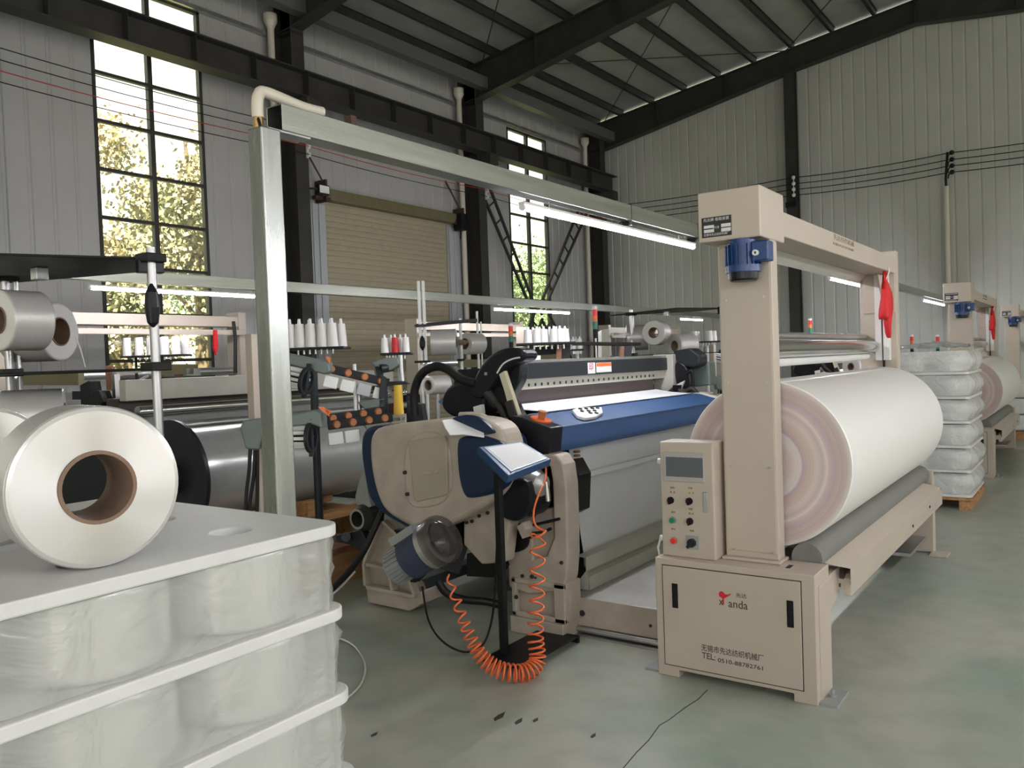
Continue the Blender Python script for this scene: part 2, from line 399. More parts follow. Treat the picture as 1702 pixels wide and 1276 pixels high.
# ================================================================== the hall
YW, XG = 11.0, 19.6                      # inner faces of the long wall and of the gable wall
def roof_z(y): return 7.70 + (10.8-abs(y+1)+ -1)*0.143 if y < -1 else 7.70 + (10.8-y)*0.143
crk = MB(); _p = [at(x, y, 'Z', 0.0006) for x, y in ((1176, 1146), (1160, 1162), (1138, 1176), (1112, 1196), (1096, 1205), (1078, 1230), (1058, 1250), (1036, 1276), (1000, 1320))]
for _a, _b in zip(_p, _p[1:]): crk.bar(_a, _b, 0.004, 0.0008)
struct(crk.build('floor_crack', ink), 'thin dark crack across the floor in front of the nearest winder', 'crack')
for _k, (_x, _y, _w, _d) in enumerate(((830, 1190, 0.10, 0.012), (862, 1198, 0.07, 0.010), (890, 1196, 0.05, 0.008), (622, 1220, 0.05, 0.008), (986, 1222, 0.05, 0.007))):
    _c = at(_x, _y, 'Z', 0); struct(MB().prism([_c+V((-_w/2, -_d, 0)), _c+V((0, -_d*1.6, 0)), _c+V((_w/2, _d*0.4, 0)), _c+V((_w*0.1, _d, 0)), _c+V((-_w*0.3, _d*0.7, 0))], (0, 0, 0.0006)).build('floor_scuff', steeld), 'small dark scuff on the floor before the black stand', 'scuff', 'scuffs on the floor')
floor = struct(MB().box(-6, 20, -13, 11.3, -0.2, 0).build('floor', floorm), 'green grey epoxy factory floor with scuffs and dull stains', 'floor')

def ribbed(a0, a1, cut, period, depth, groove, place, z0f, z1f, thick=0.12):
    """panel wall along one axis: flat boards with narrow grooves; cut = list of (a0,a1,z0,z1) openings"""
    mb = MB()
    edges = sorted(set([a0, a1] + [c for q in cut for c in q[:2]]))
    for e0, e1 in zip(edges, edges[1:]):
        xs = []; a = math.floor(e0/period)*period
        while a < e1:
            for da, d in ((0, 0), (period-groove*2, 0), (period-groove*1.5, depth), (period-groove*0.5, depth)):
                if e0 < a+da < e1: xs.append((a+da, d))
            a += period
        pts = [(e0, 0)] + xs + [(e1, 0)]
        mid = (e0+e1)/2
        holes = sorted([(q[2], q[3]) for q in cut if q[0] < mid < q[1]])
        spans = []; z = None
        for h in holes: spans.append((z, h[0])); z = h[1]
        spans.append((z, None))
        for (za, zb) in spans:
            for (p, d), (p2, d2) in zip(pts, pts[1:]):
                lo = lambda q: z0f(q) if za is None else za
                hi = lambda q: z1f(q) if zb is None else zb
                mb.quad(place(p, d, lo(p)), place(p2, d2, lo(p2)), place(p2, d2, hi(p2)), place(p, d, hi(p)))
                mb.quad(place(p, thick, lo(p)), place(p, thick, hi(p)), place(p2, thick, hi(p2)), place(p2, thick, lo(p2)))
                mb.quad(place(p, d, hi(p)), place(p2, d2, hi(p2)), place(p2, thick, hi(p2)), place(p, thick, hi(p)))
                mb.quad(place(p, d, lo(p)), place(p, thick, lo(p)), place(p2, thick, lo(p2)), place(p2, d2, lo(p2)))
    return mb
W1 = (5.93, 7.62, 1.45, 6.95)
W2 = (15.55, 17.20, 1.45, 6.90)
W3 = (-2.6, -0.9, 1.45, 6.95)
DR = (9.98, 13.28, 0.0, 4.52)
cuts = [W1, W2, W3, DR]
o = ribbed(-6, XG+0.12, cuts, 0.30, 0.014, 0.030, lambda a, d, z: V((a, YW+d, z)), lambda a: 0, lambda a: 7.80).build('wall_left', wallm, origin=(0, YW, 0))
struct(o, 'long left wall of pale grey ribbed panels with tall windows', 'wall')
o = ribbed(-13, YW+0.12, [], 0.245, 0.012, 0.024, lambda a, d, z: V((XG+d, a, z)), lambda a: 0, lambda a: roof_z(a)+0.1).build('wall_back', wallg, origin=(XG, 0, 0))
struct(o, 'far gable wall of pale grey ribbed panels', 'wall')
# unseen walls behind and right of the camera, windows and gateway added for light
RW = [(-5.0+4.9*k, -1.6+4.9*k, 1.1, 6.2) for k in range(5)]
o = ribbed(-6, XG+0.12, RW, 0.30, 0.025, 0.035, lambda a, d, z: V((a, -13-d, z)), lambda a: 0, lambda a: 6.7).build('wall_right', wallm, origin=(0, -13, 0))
struct(o, 'right wall of ribbed panels with wide windows, out of the photo', 'wall')
o = ribbed(-13, YW+0.12, [(-3.6, 1.6, 0.0, 4.8), (4.2, 6.0, 1.2, 5.6), (-9.5, -6.5, 1.2, 5.6)], 0.245, 0.022, 0.030, lambda a, d, z: V((-6-d, a, z)), lambda a: 0, lambda a: roof_z(a)+0.1).build('wall_front', wallg, origin=(-6, 0, 0))
struct(o, 'wall behind the camera with an open gateway, out of the photo', 'wall')
for k, q in enumerate(RW):
    f = MB(); xm = (q[0]+q[1])/2
    for x in (q[0], xm-1.7*0.5, xm, xm+1.7*0.5, q[1]-0.05): f.box(x, x+0.05, -13.08, -13.0, q[2], q[3])
    z = q[2]
    while z < q[3]: f.box(q[0], q[1], -13.07, -13.0, z, z+0.045); z += 0.85
    f.box(q[0], q[1], -13.07, -13.0, q[3]-0.05, q[3])
    struct(f.build('window_%d' % (k+4), steeld), 'wide window in the right wall, out of the photo', 'window')
# roof liner, both slopes
mb = MB()
for (ya, yb) in ((11.15, -1), (-1, -13)):
    za, zb = roof_z(ya)+0.16, roof_z(yb)+0.16
    mb.prism([V((-6, ya, za)), V((-6, yb, zb)), V((-6, yb, zb+0.08)), V((-6, ya, za+0.08))], (25.8, 0, 0))
struct(mb.build('ceiling', roofm, origin=(0, 0, 7)), 'grey roof liner between the dark purlins', 'ceiling')

# windows
def window(name, q, label, rows=0.655):
    x0, x1, z0, z1 = q
    t = thing(name, (x0, YW, z0), label, 'window'); t['kind'] = 'structure'
    f = MB(); y0, y1 = YW-0.01, YW+0.07
    f.box(x0, x0+0.05, y0, y1, z0, z1).box(x1-0.05, x1, y0, y1, z0, z1).box(x0, x1, y0, y1, z0, z0+0.05).box(x0, x1, y0, y1, z1-0.05, z1)
    xm = (x0+x1)/2; f.box(xm-0.035, xm+0.035, y0, y1, z0, z1)
    z = z1-rows
    while z > z0+0.2: f.box(x0, x1, y0+0.01, y1, z-0.022, z+0.022); z -= rows
    f.build('window_frame', steeld, t)
    MB().box(x0+0.02, x1-0.02, YW+0.035, YW+0.041, z0+0.02, z1-0.02).build('glass', glass, t)
    return t
window('window_1', W1, 'tall many paned window on the left with bright sky and trees')
window('window_2', W2, 'tall narrow window by the far corner behind the V brace')
window('window_3', W3, 'tall window behind the camera, out of the photo')

# roller door
t = thing('door_1', (11.6, YW, 0), 'beige roller shutter door in the long wall', 'door'); t['kind'] = 'structure'
mb = MB(); z = 0.0
while z < 4.5:
    mb.prism([V((9.98, YW+0.03, z)), V((9.98, YW+0.022, z+0.012)), V((9.98, YW+0.018, z+0.05)), V((9.98, YW+0.022, z+0.088)), V((9.98, YW+0.03, z+0.10))], (3.3, 0, 0)); z += 0.1
mb.build('shutter_curtain', shutter, t)
MB().box(9.85, 13.45, YW-0.18, YW-0.004, 4.42, 4.62).build('roller_box', olive, t, 0.02)
for xa in (9.45, 13.28):
    j = MB(); j.box(xa+0.05, xa+0.50, YW-0.03, YW-0.004, 0, 4.36)
    j.box(xa+0.20, xa+0.24, YW-0.05, YW-0.028, 0, 4.36); j.box(xa+0.34, xa+0.36, YW-0.05, YW-0.028, 0, 4.36)
    j.build('jamb', jambm, t, 0.004)
for xa in (9.78, 13.52):
    j = MB(); j.box(xa-0.02, xa+0.02, YW-0.28, YW-0.004, 4.36, 4.74).box(xa-0.18, xa+0.16, YW-0.2, YW-0.1, 4.40, 4.46)
    j.bar((xa, YW-0.2, 4.70), (xa-0.26, YW-0.03, 5.30), 0.05, 0.02); j.box(xa-0.06, xa+0.06, YW-0.24, YW-0.12, 4.45, 4.58)
    j.build('door_bracket', brownmt, t)
mb = MB().box(13.40, 13.60, YW-0.3, YW-0.1, 4.28, 4.62); mb.cyl((13.38, YW-0.2, 4.42), (13.64, YW-0.2, 4.42), 0.09); mb.bar((13.5, YW-0.2, 4.28), (13.46, YW-0.22, 4.1), 0.02, 0.02)
mb.build('door_motor', black, t)

# steel columns, rafters, purlins
def hcol(x, lab):
    mb = MB(); w = 0.26
    mb.box(x-w/2, x+w/2, 10.50, 10.514, 0, 7.55).box(x-w/2, x+w/2, 10.886, 10.90, 0, 7.55).box(x-0.006, x+0.006, 10.514, 10.886, 0, 7.55)
    mb.box(x-w/2, x+w/2, 10.45, 10.95, 0, 0.02)
    for z in (5.85, 6.95): mb.box(x-w/2, x+w/2, 10.50, 10.9, z-0.006, z+0.006)
    return struct(mb.build('steel_column', steeld), lab, 'column', 'steel columns along the left wall')
CX = (9.08, 13.9, 19.15)
hcol(CX[0], 'dark steel column between the big window and the roller door')
hcol(CX[1], 'dark steel column to the right of the roller door')
hcol(CX[2], 'dark steel column in the far corner')
hcol(4.25, 'dark steel column left of the big window, just out of the photo')
def rafter(x, lab, half=True):
    mb = MB()
    top = [(10.9, roof_z(10.9)-0.02), (-1.0, roof_z(-1)-0.02)]
    bot = [(-1.0, 7.95), (1.23, 8.09), (3.06, 8.31), (5.7, 7.92), (10.5, 7.02), (10.9, 6.98)]
    mb.prism([V((x-0.006, y, z)) for y, z in top+bot], (0.012, 0, 0))
    for line in (top, bot):
        for (ya, za), (yb, zb) in zip(line, line[1:]): mb.bar((x, ya, za), (x, yb, zb), 0.24, 0.016)
    top2 = [(-1.0, roof_z(-1)-0.02), (-13, roof_z(-13)-0.02)]; bot2 = [(-13, 6.9), (-6, 8.0), (-3.5, 8.1), (-1.0, 7.95)]
    mb.prism([V((x-0.006, y, z)) for y, z in top2+bot2], (0.012, 0, 0))
    for line in (top2, bot2):
        for (ya, za), (yb, zb) in zip(line, line[1:]): mb.bar((x, ya, za), (x, yb, zb), 0.24, 0.016)
    for y in (9.0, 7.2, 3.06, 1.23): mb.box(x-0.11, x+0.11, y-0.006, y+0.006, {9.0: 7.31, 7.2: 7.66, 3.06: 8.32, 1.23: 8.1}[y], roof_z(y)-0.03)
    return struct(mb.build('roof_rafter', steeld), lab, 'rafter', 'tapered steel rafters')
rafter(4.25, 'dark steel rafter nearest the camera, overhead out of the photo')
rafter(CX[0], 'dark steel rafter at the top left of the photo')
rafter(CX[1], 'dark steel rafter crossing the middle of the roof')
rafter(CX[2]+0.25, 'dark steel rafter along the top of the gable wall')
ys = [10.75]+[10.05-0.885*k for k in range(13)]
for k, y in enumerate(ys):
    mb = MB(); z = roof_z(y)
    mb.box(-6, 19.55, y-0.005, y+0.005, z-0.01, z+0.15).box(-6, 19.55, y-0.035, y+0.035, z-0.016, z-0.008).box(-6, 19.55, y-0.035, y+0.035, z+0.146, z+0.154)
    struct(mb.build('roof_purlin', steeld), ['roof purlin at the eave over the long wall', 'second roof purlin up from the eave', 'third roof purlin up from the eave', 'fourth roof purlin up from the eave', 'fifth roof purlin up from the eave', 'sixth roof purlin up from the eave', 'seventh roof purlin up from the eave', 'eighth roof purlin up from the eave', 'ninth roof purlin up from the eave', 'tenth roof purlin up from the eave', 'eleventh roof purlin up from the eave', 'twelfth roof purlin up from the eave', 'thirteenth roof purlin up from the eave', 'roof purlin nearest the ridge'][k], 'purlin', 'steel roof purlins')
def rod(name, p, q, r, m, lab, cat, group):
    return tag(MB().tube([p, (V(p)+V(q))/2, q], r, 6).build(name, m), lab, cat, group)
for i, (xa, xb) in enumerate(((CX[0], CX[1]), (CX[1], CX[2]))):
    for j, (ya, yb) in enumerate(((10.4, 5.7), (5.7, 10.4), (5.7, 1.2), (1.2, 5.7))):
        struct(rod('bracing_rod', (xa+0.02, ya, roof_z(ya)-0.10), (xb-0.02, yb, roof_z(yb)-0.10), 0.011, steeld,
            ('near' if i == 0 else 'far')+' bay roof bracing rod, '+('eave half falling' if j == 0 else 'eave half rising' if j == 1 else 'ridge half falling' if j == 2 else 'ridge half rising'), 'rod', 'thin roof bracing rods'))
# eave strut, girt, crane beam
struct(MB().box(-6, 19.5, 10.25, 10.45, 7.18, 7.42).build('eave_beam', mat('eave_paint', (0.10, 0.105, 0.095), 0.55)), 'grey green eave beam under the roof edge', 'beam')
struct(MB().box(-6, 19.5, YW-0.10, YW-0.003, 6.93, 6.99).build('wall_girt', steel), 'thin pale rail running along the wall above the crane beam', 'rail')
mb = MB(); mb.box(-6, 19.3, 10.16, 10.48, 6.22, 6.24).box(-6, 19.3, 10.18, 10.46, 5.83, 5.85).box(-6, 19.3, 10.31, 10.325, 5.85, 6.22)
for x in range(-5, 19): mb.box(x, x+0.01, 10.18, 10.46, 5.85, 6.22)
for x in CX: mb.box(x-0.14, x+0.14, 10.16, 10.5, 5.62, 5.83)
struct(mb.build('crane_beam', steeld), 'dark crane beam running the length of the left wall', 'beam')
# gable column + pipe
mb = MB(); y = 5.72
mb.box(19.36, 19.374, y-0.12, y+0.12, 0, 7.95).box(19.56, 19.575, y-0.12, y+0.12, 0, 7.95).box(19.374, 19.56, y-0.006, y+0.006, 0, 7.95).box(19.33, 19.59, y-0.15, y+0.15, 0, 0.02)
struct(mb.build('gable_column', steeld), 'dark steel column in the middle of the gable wall', 'column')
tag(MB().cyl((19.53, 2.57, 0), (19.53, 2.57, 4.86), 0.05).build('conduit_pipe', pvc), 'cream vertical pipe on the gable wall under the wire bracket', 'pipe')
for x, lab in ((8.84, 'cream downpipe with funnel beside the first wall column'), (13.66, 'cream downpipe with funnel right of the roller door'), (18.86, 'cream downpipe with funnel in the far corner')):
    t = thing('downpipe', (x, 10.85, 0), lab, 'downpipe', 'cream downpipes')
    MB().cyl((x, 10.85, 0), (x, 10.85, 7.12), 0.055, seg=14).build('pipe', pvc, t)
    MB().lathe((x, 10.85, 7.02), (0, 0, 1), [(0, 0.055), (0.03, 0.065), (0.12, 0.11), (0.24, 0.11), (0.24, 0.09)], 14).build('funnel', pvc, t)
# V brace on the end bay
def ladder(p0, p1, lab):
    mb = MB(); p0, p1 = V(p0), V(p1); d = (p1-p0); L = d.length; d.normalize(); s = d.cross(V((0, 1, 0))).normalized()
    w0 = 0.17
    mb.bar(p0+s*w0, p1+s*w0*0.5, 0.05, 0.05); mb.bar(p0-s*w0, p1-s*w0*0.5, 0.05, 0.05)
    k = 0.3
    while k < L-0.2:
        c = p0+d*k; w = w0*(1-0.5*k/L); mb.bar(c+s*w, c-s*w, 0.03, 0.03); k += 0.42
    return struct(mb.build('wall_brace', steeld), lab, 'brace', 'V shaped wall bracing')
ladder((14.1, 10.72, 5.55), (16.05, 10.72, 2.65), 'left leg of the V shaped ladder brace over the far window')
ladder((18.55, 10.72, 5.45), (16.25, 10.72, 2.65), 'right leg of the V shaped ladder brace over the far window')
ladder((16.05, 10.60, 2.60), (14.15, 10.60, 0.1), 'lower left leg of the wall brace')
ladder((16.25, 10.60, 2.60), (18.55, 10.60, 0.1), 'lower right leg of the wall brace')
# wires and their insulators
for k, z in enumerate((5.40, 5.26, 5.13, 5.00)):
    pts = []
    for (xa, xb) in ((-6, 4.2), (4.2, 9.0), (9.0, 13.8), (13.8, 19.2)):
        for i in range(8): u = i/8; pts.append(V((xa+(xb-xa)*u, 10.42+0.0*u, z-0.05*4*u*(1-u))))
    pts.append(V((19.2, 10.42, z)))
    tag(MB().tube(pts, 0.007, 5).build('electric_wire', redmat if k == 2 else rubber), ['topmost wire along the long left wall', 'second wire down along the long left wall', 'reddish third wire along the long left wall', 'lowest wire along the long left wall'][k], 'wire', 'wires along the walls')
    pts = []
    for (ya, yb) in ((10.3, 5.72), (5.72, 2.50), (2.50, -2.0), (-2.0, -7)):
        for i in range(8): u = i/8; pts.append(V((19.27, ya+(yb-ya)*u, z+0.09-0.05*4*u*(1-u))))
    tag(MB().tube(pts, 0.010, 5).build('electric_wire', rubber), ['topmost wire across the gable wall', 'second wire down across the gable wall', 'third wire down across the gable wall', 'lowest wire across the gable wall'][k], 'wire', 'wires along the walls')
for x in CX[:2]:
    mb = MB(); 
    for z in (5.26, 5.13, 5.0): mb.sphere((x+0.10, 10.45, z), 0.04, 10, 6)
    mb.box(x+0.085, x+0.115, 10.47, 10.5, 4.95, 5.42)
    tag(mb.build('insulator_rack', white), 'white wire insulators on the '+('first' if x < 10 else 'second')+' wall column', 'insulator')
mb = MB().box(19.30, 19.36, 5.63, 5.66, 4.85, 5.6).box(19.28, 19.355, 5.60, 5.84, 4.83, 4.95)
tag(mb.build('wire_bracket', black), 'small wire bracket on the gable column', 'bracket')
mb = MB()
for z in (5.49, 5.35, 5.22, 5.09): mb.sphere((19.27, 5.64, z), 0.045, 10, 6)
mb.box(19.262, 19.278, 5.632, 5.648, 5.05, 5.53)
tag(mb.build('insulator_rack', white), 'white insulators on the gable column', 'insulator')
mb = MB().tube([(19.53, 2.57, 4.86), (19.50, 2.57, 5.0), (19.45, 2.52, 5.55)], 0.025, 6)
for z in (5.49, 5.35, 5.22, 5.09): mb.tube([(19.46, 2.52, z-0.08), (19.40, 2.50, z-0.02), (19.29, 2.42, z)], 0.014, 6); mb.sphere((19.27, 2.42, z), 0.05, 10, 6)
tag(mb.build('wire_bracket', black), 'dark wire bracket on top of the cream gable pipe', 'bracket')
# floodlight on the first column
t = thing('floodlight', (9.42, 10.42, 4.46), 'small square floodlight on the first wall column', 'floodlight')
MB().box(9.30, 9.54, 10.38, 10.44, 4.38, 4.54).build('lamp_housing', black, t, 0.01)
MB().box(9.32, 9.52, 10.374, 10.38, 4.40, 4.52).build('lamp_glass', white, t)
MB().bar((9.3, 10.42, 4.46), (9.2, 10.49, 4.46), 0.03, 0.03).build('bracket', black, t)

# outside: ground and trees beyond the windows
struct(MB().box(-30, 45, 11.4, 60, -0.4, -0.05).build('outside_ground', grass), 'pale ground outside beyond the windows', 'ground')
def tree(x, y, h, r, n, m, lab, seed):
    rnd = random.Random(seed)
    t = thing('tree', (x, y, -0.1), lab, 'tree', 'trees outside the windows')
    mb = MB(); mb.tube([(x, y, -0.1), (x+0.1, y, h*0.4), (x-0.1, y+0.1, h*0.9)], [0.22, 0.16, 0.04], 8)
    for k in range(7):
        a = rnd.random()*2*PI; z = h*(0.35+0.07*k); mb.tube([(x, y, z), (x+math.cos(a)*r*0.4, y+math.sin(a)*r*0.4, z+r*0.3), (x+math.cos(a)*r*0.8, y+math.sin(a)*r*0.8, z+r*0.5)], [0.07, 0.05, 0.02], 6)
    mb.build('trunk', bark, t)
    mb = MB(); blobs = [(rnd.gauss(0, r*0.45), rnd.gauss(0, r*0.45), h*(0.42+0.5*rnd.random())) for _ in range(14)]
    for k in range(n):
        bx, by, bz = blobs[k % 14]; rr = r*0.42
        p = V((x+bx+rnd.gauss(0, rr*0.5), y+by+rnd.gauss(0, rr*0.5), bz+rnd.gauss(0, rr*0.45)))
        a = V((rnd.gauss(0, 1), rnd.gauss(0, 1), rnd.gauss(0, 1))).normalized(); c = a.orthogonal().normalized(); d = a.cross(c); s = 0.05+0.045*rnd.random()
        mb.quad(p+c*s, p+d*s*0.6, p-c*s, p-d*s*0.6)
    mb.build('crown', m, t)
tree(12.1, 18.0, 8.0, 1.8, 15000, leaf, 'tall autumn tree outside at the right edge of the big window', 3)
tree(9.6, 17.2, 4.6, 1.3, 9000, leaf, 'lower yellowing tree outside the middle of the big window', 5)
tree(14.8, 21.5, 6.4, 1.8, 5000, leafg, 'green tree farther out behind the autumn trees', 8)
tree(24.0, 17.0, 5.6, 1.9, 7000, leafg, 'green tree outside the far narrow window, left', 11)
tree(30.5, 19.5, 6.4, 2.2, 7000, leafg, 'green tree outside the far narrow window, right', 13)
tree(9.6, 23.5, 3.4, 1.6, 2000, leafg, 'low green bush outside the foot of the big window', 17)
mb = MB().box(11.5, 16.5, 27, 32, -0.05, 3.0); mb.prism([V((11.2, 26.7, 3.0)), V((11.2, 32.3, 3.0)), V((11.2, 29.5, 4.2))], (5.6, 0, 0))
tag(mb.build('house', houseM), 'pale low house far outside the big window', 'house')
# ================================================================== take-up winders, rolls and cloth
PX = 7.13                                   # pitch of the looms along the aisle
wnd = thing('cloth_winder', (3.64, 1.36, 0), 'nearest cream cloth winder with control box and phone number on its door', 'winder', 'cream cloth winders along the aisle')
# base cabinet
b_ = MB()
b_.prism([V((3.53, 0.99, 0)), V((3.53, 1.09, 0)), V((3.53, 1.09, 0.035)), V((3.53, 1.62, 0.035)), V((3.53, 1.62, 0)), V((3.53, 1.725, 0)), V((3.53, 1.725, 0.557)), V((3.53, 0.99, 0.557))], (0.22, 0, 0))
b_.box(3.58, 3.75, 0.985, 0.992, 0.0, 0.5)
base = b_.build('base_cabinet', cream, wnd, 0.007)
MB().prism([V((3.5285, 1.045, 0.052)), V((3.5285, 1.690, 0.052)), V((3.5285, 1.690, 0.527)), V((3.5285, 1.045, 0.527))], (0.003, 0, 0)).build('door_gap', ink, base)
door = MB().box(3.5235, 3.533, 1.049, 1.686, 0.056, 0.523).build('cabinet_door', cream, wnd, 0.003)
for (px, py0, py1) in ((1122, 969.5, 1010), (1313.5, 998, 1042.5)):
    a, c = at(px, py0, 'X', 3.523), at(px, py1, 'X', 3.523)
    hb = MB(); y = (a.y+c.y)/2
    hb.box(3.5205, 3.5245, y-0.0145, y+0.0145, c.z, a.z).box(3.516, 3.521, y-0.009, y+0.009, c.z+0.02, a.z-0.01)
    hb.build('slot_handle', black, door, 0.002)
# lettering on the door
YD = V((0, -1, 0)); ZU = V((0, 0, 1))
def door_text(s, px, py, h, width, m, x=3.5232, name='lettering', par=None):
    p = at(px, py, 'X', x); return text(s, h, m, par or door, p, YD, ZU, name, width=width)
door_text('x', 1198.5, 999.5, 0.052, 0.020, ink)
door_text('anda', 1226.5, 1005.0, 0.052, 0.088, ink)
door_text('先达', 1232, 990.5, 0.022, 0.048, ink)
door_text('无锡市先达纺织机械厂', 1216.5, 1085.5, 0.034, 0.288, ink)
door_text('TEL:', 1178, 1091, 0.040, 0.064, ink)
door_text('0510-88782761', 1231, 1104, 0.026, 0.206, ink)
lg = MB(); p0 = at(1202, 1003, 'X', 3.5233)
def LP(dy, dz): return V((3.5226, p0.y-dy, p0.z+dz))
lg.prism([LP(-0.004, -0.004), LP(0.004, -0.004), LP(0.005, 0.028), LP(-0.003, 0.028)], (0.0012, 0, 0))
hd = [LP(-0.020, 0.040), LP(-0.016, 0.030), LP(-0.006, 0.025), LP(0.008, 0.026), LP(0.020, 0.034), LP(0.034, 0.044), LP(0.040, 0.052), LP(0.022, 0.044), LP(0.010, 0.044), LP(0.004, 0.052), LP(-0.008, 0.056), LP(-0.017, 0.050)]
lg.prism(hd, (0.0012, 0, 0))
lg.build('bird_logo', inkred, door)
# feet
for (ya, yb) in ((1.715, 1.80), (0.915, 1.00)):
    f_ = MB().box(3.545, 3.735, ya, yb, 0, 0.010); yc = (ya+yb)/2
    f_.cyl((3.64, yc, 0.010), (3.64, yc, 0.022), 0.016, seg=6); f_.cyl((3.64, yc, 0.02), (3.64, yc, 0.042), 0.008, seg=8)
    f_.build('foot_plate', greyp, wnd)
# column
c_ = MB().box(3.66, 3.745, 1.178, 1.424, 0.57, 2.0).box(3.63, 3.76, 1.165, 1.435, 0.557, 0.571)
colm = c_.build('column', cream, wnd, 0.005)
MB().box(3.656, 3.661, 1.186, 1.416, 0.60, 1.985).build('column_cover', cream, wnd, 0.002)
for px, py in ((1214, 775), (1279, 777), (1219, 912), (1283, 918), (1211, 636), (1275, 635), (1208, 499), (1270, 493)):
    p = at(px, py, 'X', 3.655); MB().cyl(p, p+V((-0.004, 0, 0)), 0.0055, seg=8).build('cover_screw', steel, colm)
MB().box(3.60, 3.66, 1.115, 1.135, 0.5572, 0.5582).build('slot', ink, base)
# head
MB().box(3.53, 3.86, 1.178, 1.460, 2.004, 2.226).box(3.66, 3.745, 1.18, 1.42, 1.99, 2.006).build('head_box', cream, wnd, 0.006)
a, c = at(1166, 362, 'X', 3.529), at(1215.5, 357, 'X', 3.529); d_, e_ = at(1167.5, 396, 'X', 3.529), at(1216, 390, 'X', 3.529)
plate = MB().box(3.5265, 3.5295, c.y, a.y, d_.z, a.z-0.003).build('name_plate', ink, wnd, 0.004)
pass
for (u0, u1, w0, w1) in ((0.08, 0.42, 0.42, 0.56), (0.66, 0.98, 0.42, 0.58), (0.08, 0.42, 0.62, 0.77), (0.66, 0.98, 0.63, 0.80)):
    MB().box(3.5258, 3.5266, a.y+(c.y-a.y)*u0, a.y+(c.y-a.y)*u1, a.z+(d_.z-a.z)*w0, a.z+(d_.z-a.z)*w1).build('plate_field', steel, plate)
yc = (a.y+c.y)/2
text('先达牌 卷取装置', 0.016, steel, plate, V((3.5264, yc, a.z-0.016)), YD, ZU, width=abs(a.y-c.y)*0.86)
text('型号 日期', 0.013, steel, plate, V((3.5264, yc+0.002, (a.z+d_.z)/2-0.006)), YD, ZU, width=abs(a.y-c.y)*0.2)
text('无锡市先达纺织机械厂', 0.013, steel, plate, V((3.5264, yc, d_.z+0.010)), YD, ZU, width=abs(a.y-c.y)*0.86)
# blue motor hanging from the head
mc = V((3.575, at(1235, 430, 'X', 3.575).y, 0))
mo = MB(); zt = 2.004
mo.lathe(mc+V((0, 0, zt)), (0, 0, -1), [(0, 0), (0, 0.055), (0.02, 0.055), (0.02, 0.066), (0.115, 0.066), (0.115, 0.075), (0.145, 0.075), (0.145, 0.0)], 28)
for k in range(20):
    a_ = 2*PI*k/20; r_ = V((math.cos(a_), math.sin(a_), 0))
    mo.bar(mc+r_*0.069+V((0, 0, zt-0.025)), mc+r_*0.069+V((0, 0, zt-0.115)), 0.004, 0.018, up=r_)
motor = mo.build('motor', motorb, wnd)
MB().lathe(mc+V((0, 0, zt-0.145)), (0, 0, -1), [(0, 0.066), (0.002, 0.066), (0.03, 0.064), (0.038, 0.056), (0.038, 0)], 28).build('fan_cover', blackp, motor)
tb = MB().box(mc.x-0.045, mc.x+0.035, mc.y-0.125, mc.y-0.05, zt-0.105, zt-0.018).build('terminal_box', motorb, motor, 0.006)
MB().cyl(mc+V((-0.046, -0.075, zt-0.07)), mc+V((-0.062, -0.075, zt-0.07)), 0.013, seg=12, hollow=0.006).build('cable_gland', white, motor)
# beam
MB().box(3.86, 6.42, 1.180, 1.385, 2.036, 2.150).build('cross_beam', cream, wnd, 0.005)
u_ = MB(); u_.prism([V((3.75, 1.36, 2.034)), V((3.75, 1.43, 1.985)), V((3.75, 1.44, 1.99)), V((3.75, 1.40, 2.06))], (2.67, 0, 0))
u_.build('beam_lip', trough, wnd)
pt = at(1403, 404, 'Y', 1.18)
text('先达纺织机械', 0.034, inkbr, bpy.data.objects['cross_beam'], V((pt.x, 1.1795, pt.z+0.012)), V((1, 0, 0)), ZU, width=0.46)
text('无锡市先达纺织机械厂', 0.016, inkbr, bpy.data.objects['cross_beam'], V((pt.x, 1.1795, pt.z-0.024)), V((1, 0, 0)), ZU, width=0.5)
# far post with gusset and foot
fp = MB().box(6.42, 6.52, 1.178, 1.424, 0.55, 2.20).build('far_post', cream, wnd, 0.005)
g_ = MB().prism([V((6.42, 1.25, 2.036)), V((6.42, 1.27, 2.036)), V((6.42, 1.27, 1.80)), V((6.42, 1.25, 1.80))], (-0.02, 0, 0))
g_.prism([V((6.42, 1.26, 2.03)), V((6.25, 1.26, 2.03)), V((6.42, 1.26, 1.80))], (0, 0.012, 0)); g_.box(6.405, 6.42, 1.185, 1.40, 1.76, 2.18)
g_.build('gusset', cream, wnd, 0.003)
ff = MB().box(6.60, 6.66, 1.00, 1.72, 0.012, 0.60).box(6.66, 6.70, 1.0, 1.045, 0.0, 0.56).box(6.38, 6.60, 1.18, 1.42, 0.44, 0.56).box(6.50, 6.66, 0.90, 1.02, 0, 0.012).box(6.50, 6.66, 1.70, 1.8, 0, 0.012)
ff.build('far_end_frame', cream, wnd, 0.004)
# upper guide rollers
ur = MB().cyl((3.75, 1.33, 1.520), (6.42, 1.33, 1.520), 0.045, seg=24).build('chrome_guide_roller', chrome, wnd)
MB().cyl((3.75, 1.40, 1.588), (6.42, 1.40, 1.588), 0.024, seg=18).build('upper_guide_bar', steel, wnd)
MB().cyl((3.75, 1.375, 1.455), (6.35, 1.375, 1.455), 0.028, seg=18).build('white_spreader_bar', white, wnd)
MB().box(6.36, 6.42, 1.22, 1.26, 1.42, 2.03).box(6.35, 6.42, 1.27, 1.31, 1.42, 2.03).build('slide_rail', white, wnd)
MB().box(6.385, 6.42, 1.26, 1.27, 1.25, 2.0).build('rail_slot', black, wnd)
